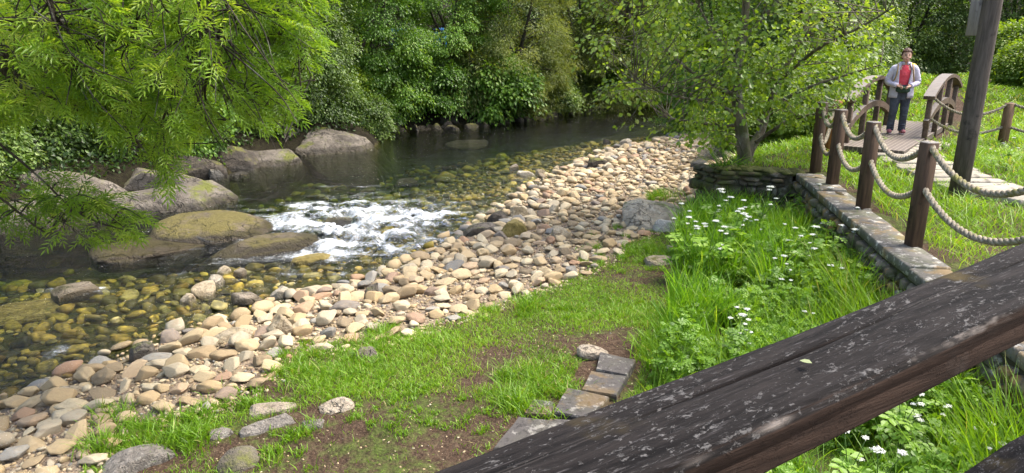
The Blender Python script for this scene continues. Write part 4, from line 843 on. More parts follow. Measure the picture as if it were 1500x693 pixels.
tag(mb.build('lawn_grass', L_GRS, smooth=False), 'short patchy bright grass between the gravel and the wall', 'grass', kind='stuff')
# terrace grass
mb = MB(); N = 230000; x, y = r.uniform(3.6, 16, N), 3.2 + 27 * r.uniform(0, 1, N) ** 1.9
WIN = np.column_stack([WALL[:, 0] + .50, WALL[:, 1]]); dW = x - np.interp(y, WIN[:, 1], WIN[:, 0]); pth = seg_dist(x, y, PATHL); pt2 = seg_dist(x, y, PATH2)
ok = inside(x, y, TER) & (np.where(y < 10.9, dW, 1) > r.normal(0, .05, N)) & (pth > .42 + .15 * r.normal(size=N)) & (pt2 > .42 + .15 * r.normal(size=N)) & (np.abs(x) < .8 * y + .8); ok &= (r.uniform(0, 1, N) < np.clip(.75 + .6 * fbm2(x, y, 1.2, 3, 5), .15, 1))
x, y = x[ok], y[ok]; tall = np.clip(.55 + .6 * fbm2(x, y, .8, 3, 1.9), .1, 1.3); h = (.07 + .20 * tall) * r.uniform(.5, 1.3, len(x)) * np.where(y > 15, .8, 1)
blades(mb, x, y, terrain(x, y) - .01, h, np.maximum(r.uniform(.004, .009, len(x)), .0011 * y), 1.1, r, .55 + .22 * fbm2(x, y, 1.1, 2, 4.4) + r.normal(0, .15, len(x))); print('terrace', len(x))
tag(mb.build('terrace_grass', L_GRS, smooth=False), 'long soft bright grass around the rope fence and path', 'grass', kind='stuff')
# tall stand of sword leaves
TALL = gpoly([(985, 420), (995, 345), (1015, 322), (1070, 318), (1150, 335), (1190, 380), (1130, 440), (1060, 500), (960, 570), (945, 545), (975, 480)])
mb = MB(); N = 34000; x, y = r.uniform(TALL[:, 0].min(), TALL[:, 0].max(), N), r.uniform(TALL[:, 1].min(), TALL[:, 1].max(), N); ok = inside(x, y, TALL) & (fbm2(x, y, 2.2, 2, 7.7) > -.12); x, y = x[ok], y[ok]
far = sstep(5.0, 7.6, y); h = (.22 + .42 * far) * r.uniform(.45, 1.15, len(x)); k = r.uniform(0, 1, len(x)) < .55; x, y, h, far = x[k], y[k], h[k], far[k]
blades(mb, x, y, terrain(x, y) - .01, h, r.uniform(.007, .016, len(x)), .55, r, .5 + .25 * fbm2(x, y, 1.5, 2, 2.2) + r.normal(0, .16, len(x))); print('tall', len(x))
tag(mb.build('tall_grass', L_TAL, smooth=False), 'tall upright sword shaped grass beside the stone wall', 'grass', kind='stuff')
# grass and weeds crowding the foot of the wall
mb = MB(); N = 9000; y = r.uniform(3.0, 10.3, N); x = np.interp(y, WALL[:, 1], WALL[:, 0]) - .10 - np.abs(r.normal(0, .28, N)); k = fbm2(x * .5, y, 1.4, 3, 4.7) > -.15; x, y = x[k], y[k]
blades(mb, x, y, terrain(x, y) - .01, r.uniform(.25, .85, len(x)) * np.clip(.8 + .5 * fbm2(x, y, 1.3, 2, 3.9), .4, 1.2), r.uniform(.005, .012, len(x)), .6, r, .5 + .25 * fbm2(x, y, 1.5, 2, 6.2) + r.normal(0, .2, len(x)))
tag(mb.build('wall_foot_grass', L_GRS, smooth=False), 'tall mixed grass crowding the foot of the rubble wall', 'grass', kind='stuff')
# leafy herbs
HERB = gpoly([(940, 590), (990, 500), (1050, 430), (1150, 345), (1170, 315), (1235, 330)]); HERB = np.vstack([HERB, [(4.0, 9.2), (3.55, 6.5), (3.25, 4.3), (3.05, 2.4), (1.6, 2.6), (.95, 4.2)]])
mb = MB(); N = 36000; x, y = r.uniform(HERB[:, 0].min(), HERB[:, 0].max(), N), r.uniform(HERB[:, 1].min(), HERB[:, 1].max(), N); ok = inside(x, y, HERB) & (fbm2(x, y, 2.0, 2, 1.1) > -.45); x, y = x[ok], y[ok]; n = len(x)
top = .12 + .32 * np.clip(.5 + .8 * fbm2(x, y, 1.6, 3, 8.8), 0, 1.2) + .28 * sstep(.55, .1, np.interp(y, WALL[:, 1], WALL[:, 0]) - x) * r.uniform(0, 1, n); z = terrain(x, y) + top * r.uniform(.1, 1, n) ** .6; nr = r.normal(size=(n, 3)) * .45; nr[:, 2] += 1; ax = r.normal(size=(n, 3)); ax[:, 2] *= .3
leaves(mb, np.stack([x, y, z], -1), ax, nr, r.uniform(.03, .085, n), T_TRI, .5 + .25 * fbm2(x, y, 1.4, 2, 3.0) + r.normal(0, .16, n)); k = r.uniform(0, 1, n) < .12
for a, b, c in zip(x[k], y[k], z[k]): q = np.array([a, b, c]); tube(mb, [q + [r.normal(0, .03), r.normal(0, .03), -(c - tz(a, b))], q], .003, 3, .5, cap=False)
k = r.uniform(0, 1, n) < .5; blades(mb, x[k], y[k], terrain(x[k], y[k]), r.uniform(.2, .58, k.sum()), r.uniform(.004, .010, k.sum()), .7, r, .5 + r.normal(0, .2, k.sum()))
tag(mb.build('leafy_ground_cover', L_HRB, smooth=False), 'lush leafy herbs filling the hollow between wall and timber rail', 'ground cover', kind='stuff')

# ------------------------------------------------------------------ white umbel plants
M_FLW = NT('white_petals'); M_FLW = M_FLW.done(M_FLW.pbsdf((.78, .79, .72), .7, None, .2)); STEMG = leaf_mat('stem_green', G((0, (.06, .13, .02)), (1, (.14, .24, .05))), .2)
UMB = []
for v in range(5):
    r = np.random.default_rng(200 + v); rt = thing('umbel_plant', '-', 'flowering plant'); H = r.uniform(.62, .8); sm, lf = MB(), MB(); tips = []
    lean = r.normal(0, .06, 2); main = spline([(0, 0, -.03), (lean[0] * .4, lean[1] * .4, H * .5), (lean[0], lean[1], H)], 8); tube(sm, main, np.linspace(.006, .0032, 8), 5); tips.append((main[-1], 1.0))
    for k in range(r.integers(1, 4)):
        b = main[r.integers(3, 6)]; a = r.uniform(0, 6.28); e = b + np.array([math.cos(a) * .14, math.sin(a) * .14, r.uniform(.12, .28)]); tube(sm, spline([b, .5 * (b + e) + [0, 0, -.02], e], 6), np.linspace(.004, .0025, 6), 4); tips.append((e, r.uniform(.5, .8)))
    for t, sc in tips:
        fl = MB(); n = int(15 * sc) + 5; Ru = .040 * sc * r.uniform(.8, 1.2)
        for k in range(n):
            q = math.sqrt((k + .5) / n) * Ru; a = k * 2.4; p = t + np.array([q * math.cos(a), q * math.sin(a), .035 - 3.2 * q * q + r.normal(0, .002)]); tube(sm, [t, .5 * (t + p) + [0, 0, .002], p], .0009, 3, cap=False)
            for _ in range(7):
                V, T = ICO[1]; fl.add(V * r.uniform(.0028, .0048) * [1, 1, .6] + p + r.normal(0, .0062, 3) * [1, 1, .35], T, .5)
        fl.build('flower_head', M_FLW, rt)
    n = 26; hz = r.uniform(.04, H * .75, n); a = r.uniform(0, 6.28, n); ps = np.stack([lean[0] * hz / H + .02 * np.cos(a), lean[1] * hz / H + .02 * np.sin(a), hz], -1); ax = np.stack([np.cos(a), np.sin(a), r.uniform(-.1, .5, n)], -1); nr = r.normal(0, .2, (n, 3)); nr[:, 2] += 1
    leaves(lf, ps, ax, nr, r.uniform(.08, .17, n), T_TRI, r.uniform(.2, .9, n)); sm.build('stem', STEMG, rt); lf.build('foliage', L_HRB, rt, smooth=False); UMB.append(rt)
def umb(i, px, py, h, label, group, s=None):
    """flower seen at (px, py); h = its height above the ground there"""
    for it in range(1):
        t = np.linspace(3, 16, 2600); rr = ray(px, py); X_, Y_, Z_ = rr[0] * t, rr[1] * t, CZ + rr[2] * t; k = int(np.argmax(Z_ - terrain(X_, Y_) < h)); p = (X_[k], Y_[k])
    src = UMB[i % 5]; o = src if i < 5 else copy_tree(src); z = tz(*p); sc = h / .74 * (1 + .22 * math.sin(2.3 * i))
    o.location = (p[0], p[1], z); o.scale = (sc, sc, sc); o.rotation_euler = (0, 0, i * 1.3); o['label'] = label; o['group'] = group
k = 0
for px, py in ((1000, 300), (1040, 297), (1050, 291), (1062, 303), (1078, 299), (1095, 303), (1110, 298), (1028, 320), (1015, 332), (1035, 345), (1020, 312), (1070, 318), (1085, 322), (1104, 310), (1000, 335), (1060, 335)):
    umb(k, px, py, .66, 'white umbel flower rising above the tall sword grass before the wall end', 'umbel flowers over the tall grass'); k += 1
for px, py in ((1170, 270), (1180, 268), (1160, 330), (1172, 345), (1190, 350), (1205, 318), (1255, 345), (1245, 352), (1290, 375), (1268, 358), (1305, 385), (1222, 376), (1210, 296), (1262, 300), (1186, 262)):
    umb(k, px, py, .62, 'white umbel flower growing close along the foot of the long stone wall', 'umbel flowers along the wall'); k += 1
for px, py in ((1140, 397), (1184, 442), (1090, 468), (1160, 360), (1092, 470), (1080, 492), (1150, 405)):
    umb(k, px, py, .45, 'white umbel flower among leafy herbs just above the timber rail', 'umbel flowers above the timber rail'); k += 1
for px, py in ((1350, 590), (1335, 600), (1450, 605), (1480, 545), (1300, 680), (1395, 582), (1260, 660), (1325, 585), (1480, 650)):
    umb(k, px, py, .5, 'white umbel flower among the herbs below the timber rail', 'umbel flowers below the timber rail'); k += 1
for px, py in ((1425, 178), (1420, 200), (1460, 216), (1480, 212), (1352, 100), (1365, 106), (1432, 185)):
    umb(k, px, py, .42, 'white umbel flower in the long grass beyond the leaning pole', 'umbel flowers beyond the pole'); k += 1
# sword-leaf clumps at the wall foot
def sword_clump(x, y, h, n, label, seed):
    r = np.random.default_rng(seed); mb = MB(); a = r.normal(0, .07, (n, 2)); blades(mb, a[:, 0], a[:, 1], np.zeros(n) - .01, h * r.uniform(.5, 1.1, n), r.uniform(.014, .026, n), 1.2, r, .25 + r.normal(0, .15, n)); o = mb.build('lily_clump', L_TAL, smooth=False); o.location = (x, y, tz(x, y)); tag(o, label, 'plant')
p = ground(1062, 268); sword_clump(p[0], p[1], .62, 90, 'dark green clump of strap leaves at the left end of the mossy wall', 5)
# ------------------------------------------------------------------ timber, stone and rope materials
def wood_mat(name, a, b, rough=.75, scale=1.0, axis=0, grey=0.0):
    m = NT(name); P = m.obj(); sc = [9, 9, 9]; sc[axis] = .9; n = m.noise(3 * scale, 6, .65, m.mapping(P, tuple(sc)), .3); c = m.mix(m.val(n, .32, .68), a, b)
    n2 = m.noise(6, 4, .6, P); c = m.mix(m.val(n2, .55, .72), c, tuple(.45 * q for q in a))
    if grey: c = m.mix(m.math('MULTIPLY', m.val(m.nz(), .4, .9), grey), c, m.mix(n2, (.12, .115, .11), (.30, .29, .27)))
    return m.done(m.pbsdf(c, rough, m.bump(n, .5, .01), .35))
POSTW = wood_mat('post_wood', (.045, .026, .015), (.105, .062, .036), .7, 1, 2, .8)
POSTO = wood_mat('orange_wood', (.22, .085, .025), (.34, .14, .045), .6, 1, 2, .3)
BRW = wood_mat('bridge_wood', (.075, .050, .034), (.15, .105, .075), .7, 1, 0, .55)
POLEW = wood_mat('pole_wood', (.060, .048, .038), (.125, .102, .082), .7, 1.2, 2)
# the near rail: grey black weathered top with crust lichen, brown flank
m = NT('weathered_rail'); P = m.obj(); st = m.noise(2.2, 7, .68, m.mapping(P, (1.2, 22, 22)), .25); st2 = m.noise(5, 5, .7, m.mapping(P, (2, 40, 40))); n = m.noise(16, 6, .7, P)
topc = m.mix(m.val(st, .34, .66), (.0035, .003, .003), (.020, .017, .016)); topc = m.mix(m.val(st2, .56, .76), topc, (.075, .07, .07)); topc = m.mix(m.val(m.noise(3.2, 4, .6, P), .62, .74), topc, (.060, .045, .016))
pat = m.val(m.noise(4.5, 4, .65, m.mapping(P, (.6, 2.2, 1))), .40, .64)
spk = m.val(m.math('ADD', m.noise(110, 5, .75, m.mapping(P, (.6, 1.2, 1)), .4), m.math('MULTIPLY', m.noise(14, 4, .7, m.mapping(P, (.5, 1.6, 1))), .45)), .80, .86)
spk2 = m.val(m.noise(60, 5, .75, m.mapping(P, (.35, 1.5, 1)), .6), .58, .72); spk = m.math('MAXIMUM', m.math('MULTIPLY', spk, .85), m.math('MULTIPLY', spk2, m.math('MULTIPLY', pat, .8)))
topc = m.mix(spk, topc, m.mix(n, (.07, .067, .065), (.17, .165, .16)))
sidec = m.mix(m.val(st, .35, .65), (.022, .014, .010), (.060, .038, .027)); sidec = m.mix(m.val(m.noise(5, 4, .6, P), .55, .7), sidec, (.06, .045, .036))
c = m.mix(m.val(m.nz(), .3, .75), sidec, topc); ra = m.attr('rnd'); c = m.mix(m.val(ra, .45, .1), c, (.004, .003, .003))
edge = m.val(ra, .6, .95); c = m.mix(m.math('MULTIPLY', edge, m.val(m.noise(8, 5, .7, m.mapping(P, (.4, 1, 1))), .42, .58)), c, (.20, .175, .155))
RAILW = m.done(m.pbsdf(c, .82, m.bump(m.math('ADD', st, m.math('ADD', m.math('MULTIPLY', st2, .6), m.math('MULTIPLY', spk, .5))), .8, .006), .12))
def stone_struct(name, a, b, moss, orange, lich, gap=(.3, .3)):
    m = NT(name); P = m.pos(); n, n2 = m.noise(4, 5, .6, P), m.noise(22, 5, .65, P); c = m.mix(m.attr('rnd'), a, b); c = m.mix(m.val(n2, .5, .72), c, tuple(.5 * q for q in a))
    c = m.mix(m.math('MULTIPLY', m.val(m.noise(9, 5, .7, P), .54, .62), lich), c, (.58, .56, .50)); c = m.mix(m.math('MULTIPLY', m.val(m.noise(2.3, 5, .65, P), .50, .60), orange), c, m.mix(n2, (.20, .11, .02), (.38, .24, .05)))
    c = m.mix(m.math('MULTIPLY', m.val(m.noise(3.1, 5, .65, P), .46, .60), moss), c, m.mix(n2, (.03, .045, .008), (.10, .12, .025))); return m.done(m.pbsdf(c, .9, m.bump(m.math('ADD', n, m.math('MULTIPLY', n2, .6)), .7, .02), .3))
WSTN = stone_struct('wall_stone', (.07, .06, .045), (.17, .145, .11), .5, .6, .3); WDRK = stone_struct('mossy_wall_stone', (.045, .04, .028), (.10, .09, .06), .75, .1, .15)
COPE = stone_struct('coping_stone', (.115, .108, .095), (.175, .165, .148), .35, .4, .6); BLK = stone_struct('kerb_block_stone', (.055, .050, .048), (.09, .083, .078), .08, .22, .25); EARTH = stone_struct('wall_core', (.04, .034, .022), (.07, .06, .035), .6, .1, .0)

# ------------------------------------------------------------------ retaining wall
def arc(pl, step):
    out = []
    for a, b in zip(pl[:-1], pl[1:]):
        n = max(1, int(np.linalg.norm(b - a) / step)); out += [a + (b - a) * k / n for k in range(n)]
    return np.array(out + [pl[-1]])
def wall_strip(pl, th, z0, z1, mb, batter=.04):
    P = arc(pl, .25); T = np.gradient(P, axis=0); T = norm(T); Nn = np.stack([T[:, 1], -T[:, 0]], -1); n = len(P)      # Nn points into the fill
    V = []; 
    for off, z in ((-batter, z0), (0, z1), (th, z1), (th, z0)): V.append(np.column_stack([P + Nn * off, np.full(n, z)]))
    V = np.concatenate(V); i = np.arange(n - 1); f = [np.stack([i + a * n, i + 1 + a * n, i + 1 + b * n, i + b * n], -1) for a, b in ((0, 1), (1, 2), (2, 3), (3, 0))]
    mb.add(V, f + [np.array([[0, n, 2 * n, 3 * n]]), np.array([[n - 1, 4 * n - 1, 3 * n - 1, 2 * n - 1]])])
def rubble(pl, z0, z1, seed, mb, sw=(.14, .36), sh=(.08, .19), proud=.05):
    r = np.random.default_rng(seed); L = np.concatenate([[0], np.cumsum(np.linalg.norm(np.diff(pl, axis=0), axis=1))]); z = z0
    while z < z1 - .03:
        h = min(r.uniform(*sh), z1 - z); s = r.uniform(0, .15)
        while s < L[-1]:
            wd = r.uniform(*sw); hh = h * r.uniform(.82, 1.12); q = min(s + wd / 2, L[-1]); k = min(int(np.searchsorted(L, q, 'right')) - 1, len(pl) - 2); t = norm(pl[k + 1] - pl[k]); p = pl[k] + t * (q - L[k]); nn = np.array([-t[1], t[0]])
            V, T = rock_shape(3, int(r.integers(1, 400)), 6, (.5, .8), .12, 1.2, .03, .1); V = V / np.abs(V).max(0); V = np.sign(V) * np.abs(V) ** .6; V = V * [wd * .52, .12 * r.uniform(.8, 1.2), hh * .53]; a = r.normal(0, .06); V = V @ np.array([[math.cos(a), 0, math.sin(a)], [0, 1, 0], [-math.sin(a), 0, math.cos(a)]])
            o = p + nn * (proud - .085); W = np.column_stack([V[:, 0] * t[0] + V[:, 1] * nn[0] + o[0], V[:, 0] * t[1] + V[:, 1] * nn[1] + o[1], V[:, 2] + z + h / 2]); mb.add(W, T, r.uniform(0, 1)); s += wd * r.uniform(.97, 1.05)
        z += h * .98
wl = thing('retaining_wall', 'long low rubble stone wall with flat coping slabs carrying the rope fence', 'wall', (3.7, 6.5, -.9)); o0 = np.array([3.7, 6.5, -.9])
mb = MB(); wall_strip(WALL, .40, -1.4, -.10, mb, .03); mb.V = [v - o0 for v in mb.V]; mb.build('core', EARTH, wl, smooth=False)
mb = MB(); rubble(WALL, -1.15, -.10, 5, mb, (.10, .34), (.05, .15), .035); mb.V = [v - o0 for v in mb.V]; mb.build('masonry', WSTN, wl)
r = np.random.default_rng(8); s, L = 0.0, np.concatenate([[0], np.cumsum(np.linalg.norm(np.diff(WALL, axis=0), axis=1))])
while s < L[-1] - .1:
    wd = min(r.uniform(.55, 1.05), L[-1] - s); q = s + wd / 2; k = min(int(np.searchsorted(L, q, 'right')) - 1, len(WALL) - 2); t = norm(WALL[k + 1] - WALL[k]); p = WALL[k] + t * (q - L[k]); nn = np.array([-t[1], t[0]])
    mb = MB(); dp = r.uniform(.34, .41); c_ = p + nn * .035 - nn * dp / 2; V = []
    frame_box(mb, np.array([c_[0], c_[1], -.045 + r.normal(0, .006)]) - o0, axes((t[0], t[1], r.normal(0, .008)), (0, 0, 1)), (wd / 2 - .006, dp / 2, .052), r.uniform(0, 1), .012); mb.build('coping_slab', COPE, wl); s += wd
rw = thing('mossy_wall_end', 'short dark mossy rubble wall end below the leaning alder', 'wall', (3.75, 10.65, -.9)); o0 = np.array([3.75, 10.65, -.9])
RET2 = np.array([(4.22, 10.50), (3.25, 10.82), (3.02, 11.25)]); RETF = RET2
mb = MB(); wall_strip(RET2, .38, -1.5, -.03, mb, .03); mb.V = [v - o0 for v in mb.V]; mb.build('core', WDRK, rw, smooth=False)
mb = MB(); rubble(RET2, -1.2, -.02, 9, mb, (.07, .42), (.05, .20), .05); mb.V = [v - o0 for v in mb.V]; mb.build('masonry', WDRK, rw)
mb = MB(); rr_ = np.random.default_rng(4)
for t in np.linspace(0, 1, 9):
    p = RETF[0] + (RETF[1] - RETF[0]) * t; V, T = rock_shape(3, int(rr_.integers(1, 99)), 5, (.5, .8), .15, 1.3, .05); mb.add(V * [.17, .20, .055] + (p[0] + .06, p[1] + .14, -.02) - o0, T, rr_.uniform(0, 1))
mb.build('moss_cap', boulder_mat('moss_turf', (.05, .06, .012), (.13, .14, .03), (.03, .035, .01), 0), rw)

# ------------------------------------------------------------------ stepping kerb of cut blocks
BL = [(((879, 515), (932, 527), (919, 549), (873, 540)), 'topmost cut grey block of the kerb stepping down to the grass'), (((866, 543), (919, 551), (903, 579), (852, 570)), 'second cut grey block from the top of the kerb'), (((830, 567), (893, 581), (862, 612), (810, 603)), 'third cut grey block of the kerb, just above the rail'), (((781, 584), (812, 588), (806, 608), (767, 605)), 'small rough cut block with an orange lichen edge in the kerb'), (((760, 610), (806, 615), (768, 660), (722, 656)), 'lichen spotted block at the lower end of the kerb, nearest the rail'),
      (((806, 612), (858, 616), (820, 660), (770, 662)), 'cut block beside the lichen spotted one, mostly hidden by the rail')]
for i, (cs_, lab) in enumerate(BL):
    zt_ = -.665; gz_ = max(tz(*at_z(px, py, zt_)[:2]) for px, py in cs_); zt_ = gz_ + .045 - .008 * (i % 2); C4 = np.array([at_z(px, py, zt_)[:2] for px, py in cs_])[::-1]; cc = C4.mean(0); V = []
    for f_, z_ in ((1.03, zt_ - .26), (1.0, zt_ - .014), (.965, zt_)):
        q = []
        for e in range(4):
            for t in (0, .25, .5, .75): q.append(C4[e] + (C4[(e + 1) % 4] - C4[e]) * t)
        q = np.array(q); q = cc + (q - cc) * f_; q = q + .006 * np.stack([vnoise(np.column_stack([q * 9, np.full(16, i)])), vnoise(np.column_stack([q * 9, np.full(16, i + 9)]))], -1); V.append(np.column_stack([q - cc, np.full(16, z_ - zt_)]))
    V = np.concatenate(V + [np.array([[0, 0, .002]])]); j = np.arange(16); j2 = (j + 1) % 16; f = [np.stack([j + a * 16, j2 + a * 16, j2 + a * 16 + 16, j + a * 16 + 16], -1) for a in (0, 1)]
    mb = MB(); mb.add(V, f + [np.stack([32 + j, 32 + j2, np.full(16, 48)], -1), j[::-1][None]], .5); o = mb.build('kerb_block', BLK, None, smooth=False); o.location = (cc[0], cc[1], zt_); tag(o, lab, 'stone block', 'kerb of cut stone blocks')
p = ground(868, 520); mb = MB(); V, T = rock_shape(4, 717, 8, (.5, .8), .2, 1.1, .03); mb.add(V * [.16, .13, .10], T); o = mb.build('boulder', TANR); o.location = (p[0], p[1], p[2] + .02); tag(o, 'rough tan stone tucked against the topmost cut kerb block', 'rock')

# ------------------------------------------------------------------ rope fence
m = NT('old_rope'); P = m.obj(); n = m.noise(30, 4, .65, P); c = m.mix(m.val(n, .35, .65), (.17, .145, .105), (.36, .32, .245)); c = m.mix(m.val(m.noise(5, 5, .6, P), .54, .68), c, (.21, .20, .07)); c = m.mix(m.val(m.noise(70, 3, .6, P), .58, .7), c, (.07, .06, .045)); ROPE = m.done(m.pbsdf(c, .95, m.bump(n, .6, .008), .2))
def sag_curve(a, b, sag, n):
    t = np.linspace(0, 1, n); a, b = np.asarray(a), np.asarray(b); p = a + (b - a) * t[:, None]; p[:, 2] -= sag * 4 * t * (1 - t); return p
def rope_mesh(a, b, sag, rad, parent, org):
    L = np.linalg.norm(np.array(b) - a) * 1.15; n = int(L / .012) + 8; P = sag_curve(a, b, sag, n); T = norm(np.gradient(P, axis=0)); U = norm(np.cross(T, [.2, .1, 1])); W = np.cross(T, U); s = np.concatenate([[0], np.cumsum(np.linalg.norm(np.diff(P, axis=0), axis=1))]); mb = MB()
    for k in range(3):
        ph = s / (rad * 4.2) * 2 * np.pi / 1.6 + k * 2 * np.pi / 3; C = P + (U * np.cos(ph)[:, None] + W * np.sin(ph)[:, None]) * rad * .50; tube(mb, C - org, rad * .60, 7)
    mb.build('rope', ROPE, parent)
def post_mesh(x, y, z, h, w, yaw, mat, parent, org, lean=(0, 0), name='post'):
    mb = MB(); d = np.array([lean[0], lean[1], 1.0]); u = norm(np.array([math.cos(yaw), math.sin(yaw), 0])); ax = axes(u, d); frame_box(mb, np.zeros(3), np.array([u, norm(np.cross(d, u)), norm(d)]), (w / 2, w / 2 * .9, (h + .12) / 2), .5, .012)
    o = mb.build(name, mat, parent); c = np.array([x, y, z]) + norm(d) * ((h + .12) / 2 - .12); o.location = c - org; return np.array([x, y, z]) + norm(d) * h
rf = thing('rope_fence', 'row of dark wooden posts with two sagging ropes standing along the coping', 'fence', (4.0, 6.7, 0)); o0 = np.array([4.0, 6.7, 0])
PO = [(3.93, 5.05), (3.98, 6.74), (4.22, 8.30), (4.42, 9.62), (4.60, 10.62)]; TP, MD = [], []
for i, (x, y) in enumerate(PO):
    t = post_mesh(x, y, 0.0, 1.03, .135, .15 + .05 * i, POSTW, rf, o0, (.015 * math.sin(3 * i), .01)); TP.append(t + [0, 0, .0]); MD.append(np.array([x, y, .60]))
p5 = np.array([5.52, 12.35]); z5 = tz(*p5); t5 = post_mesh(p5[0], p5[1], z5, .95, .16, .75, POSTO, rf, o0, (.06, 0)); t5m = np.array([p5[0], p5[1], z5 + .55])
top_of = lambda t: t + np.array([0, 0, -.015])
for i in range(4):
    rope_mesh(top_of(TP[i + 1]), top_of(TP[i]), .27, .030, rf, o0); rope_mesh(MD[i + 1], MD[i], .25, .030, rf, o0)
rope_mesh(top_of(TP[4]), t5 - [0, 0, .05], .3, .030, rf, o0); rope_mesh(MD[4], t5m, .25, .030, rf, o0)
rope_mesh(top_of(TP[0]), np.array([3.75, 3.3, 1.05]), .27, .030, rf, o0)
post_mesh(3.75, 3.3, .0, 1.03, .135, .2, POSTW, rf, o0)

# ------------------------------------------------------------------ arched footbridge
bd = norm(np.array([.62, .785])); bn = np.array([bd[1], -bd[0]]); L0, R0 = np.array([6.0, 12.75]), np.array([7.75, 13.35])
br = thing('arched_footbridge', 'small timber footbridge with curved handrails and a grated deck where the woman stands', 'bridge', (7.0, 13.2, 0.05)); o0 = np.array([7.0, 13.2, 0.05]); LEN = 3.3
def arch_beam(P0, z0, rise, length, w, h, name, s0=0.0, s1=1.0):
    n = 28; t = np.linspace(s0, s1, n); pts = np.column_stack([P0[0] + bd[0] * length * t, P0[1] + bd[1] * length * t, z0 + rise * 4 * t * (1 - t)]); T = norm(np.gradient(pts, axis=0)); side = np.array([bn[0], bn[1], 0]); up = np.cross(side, T); up *= np.sign(up[:, 2:3])
    V = np.concatenate([pts + side * a * w / 2 + up * b * h / 2 for a, b in ((-1, -1), (1, -1), (1, 1), (-1, 1))]) - o0; i = np.arange(n - 1); f = [np.stack([i + a * n, i + 1 + a * n, i + 1 + b * n, i + b * n], -1) for a, b in ((1, 0), (2, 1), (3, 2), (0, 3))]
    mb = MB(); mb.add(V, f + [np.array([[0, n, 2 * n, 3 * n]]), np.array([[n - 1, 4 * n - 1, 3 * n - 1, 2 * n - 1]])]); mb.build(name, BRW, br, smooth=False)
DZ = 0.10
for P0 in (L0, R0):
    arch_beam(P0, DZ + .80, .27, LEN, .19, .07, 'handrail', -.04, 1.04); arch_beam(P0, DZ + .30, .27, LEN, .09, .12, 'lower_rail', -.02, 1.02)
    for t in (.015, .34, .66, .985):
        q = P0 + bd * LEN * t; h = .77 + .27 * 4 * t * (1 - t); mb = MB(); frame_box(mb, np.zeros(3), axes((bd[0], bd[1], 0)), (.055, .045, h / 2 + .12), .5, .008); o = mb.build('post', BRW, br); o.location = np.array([q[0] + bn[0] * (.066 if P0 is R0 else -.066) * 0, q[1], DZ + h / 2 - .12]) - o0
m = NT('deck_grating'); P = m.obj(); u = m.xyz(m.mapping(P, (1, 1, 1), (0, 0, -math.atan2(bd[1], bd[0])))); 
gx_ = m.math('ABSOLUTE', m.math('SUBTRACT', m.math('FRACT', m.math('MULTIPLY', u[0], 14)), .5)); gy_ = m.math('ABSOLUTE', m.math('SUBTRACT', m.math('FRACT', m.math('MULTIPLY', u[1], 14)), .5)); gm = m.math('MAXIMUM', gx_, gy_)
c = m.mix(m.val(gm, .36, .46), (.085, .068, .055), (.24, .20, .165)); GRATE = m.done(m.pbsdf(c, .7, m.bump(gm, .6, .01), .4))
mb = MB(); cen = (L0 + R0) / 2; A0 = L0 - bd * .35; w_ = float((R0 - L0) @ bn)
q = [L0 - bd * .35 - bn * .02, L0 + bn * (w_ + .02) - bd * .35 + bd * .0, L0 + bn * (w_ + .02) + bd * 4.4, L0 - bn * .02 + bd * 4.4]
V = np.array([(*p, z) for z in (DZ - .10, DZ) for p in q]) - o0; mb.add(V, np.array([[3, 2, 1, 0], [4, 5, 6, 7], [0, 1, 5, 4], [1, 2, 6, 5], [2, 3, 7, 6], [3, 0, 4, 7]])); mb.build('deck', GRATE, br, smooth=False)
# right rope fence from the bridge
rf2 = thing('rope_fence', 'pair of brown posts with thin sagging ropes right of the bridge, behind the leaning pole', 'fence', (9.2, 13.3, 0)); o2 = np.array([9.2, 13.3, 0])
qa, qb = np.array([9.25, 13.35]), np.array([11.2, 12.3]); za, zb = tz(*qa), tz(*qb); ta = post_mesh(qa[0], qa[1], za, .80, .14, .3, wood_mat('brown_post', (.13, .075, .04), (.22, .135, .075), .7, 1, 2), rf2, o2); tb = post_mesh(qb[0], qb[1], zb, .8, .14, .3, POSTW, rf2, o2)
rs = np.array([R0[0] + bn[0] * .07, R0[1] + bn[1] * .07, DZ + .74]); rope_mesh(rs, ta, .26, .025, rf2, o2); rope_mesh(rs - [0, 0, .38], ta - [0, 0, .42], .2, .025, rf2, o2); rope_mesh(ta, tb, .22, .025, rf2, o2); rope_mesh(ta - [0, 0, .42], tb - [0, 0, .42], .2, .025, rf2, o2)

# ------------------------------------------------------------------ wooden pole
pb = ground(1402, 291); pl = thing('wooden_pole', 'tall dark round wooden pole standing in the grass beside the rope fence', 'pole', pb); mb = MB()
tube(mb, [(0, 0, -.3), (0, 0, 1), (.0, 0, 3), (0, 0, 5.5)], [.112, .110, .106, .10], 20); mb.build('shaft', POLEW, pl)
q = at_y(1432, 26, pb[1] + .06) - pb; mb = MB(); frame_box(mb, q, axes((.45, -.9, 0)), (.11, .012, .21), .5, .006); mb.build('board', wood_mat('grey_board', (.16, .14, .12), (.26, .235, .205), .8, 1, 2), pl)

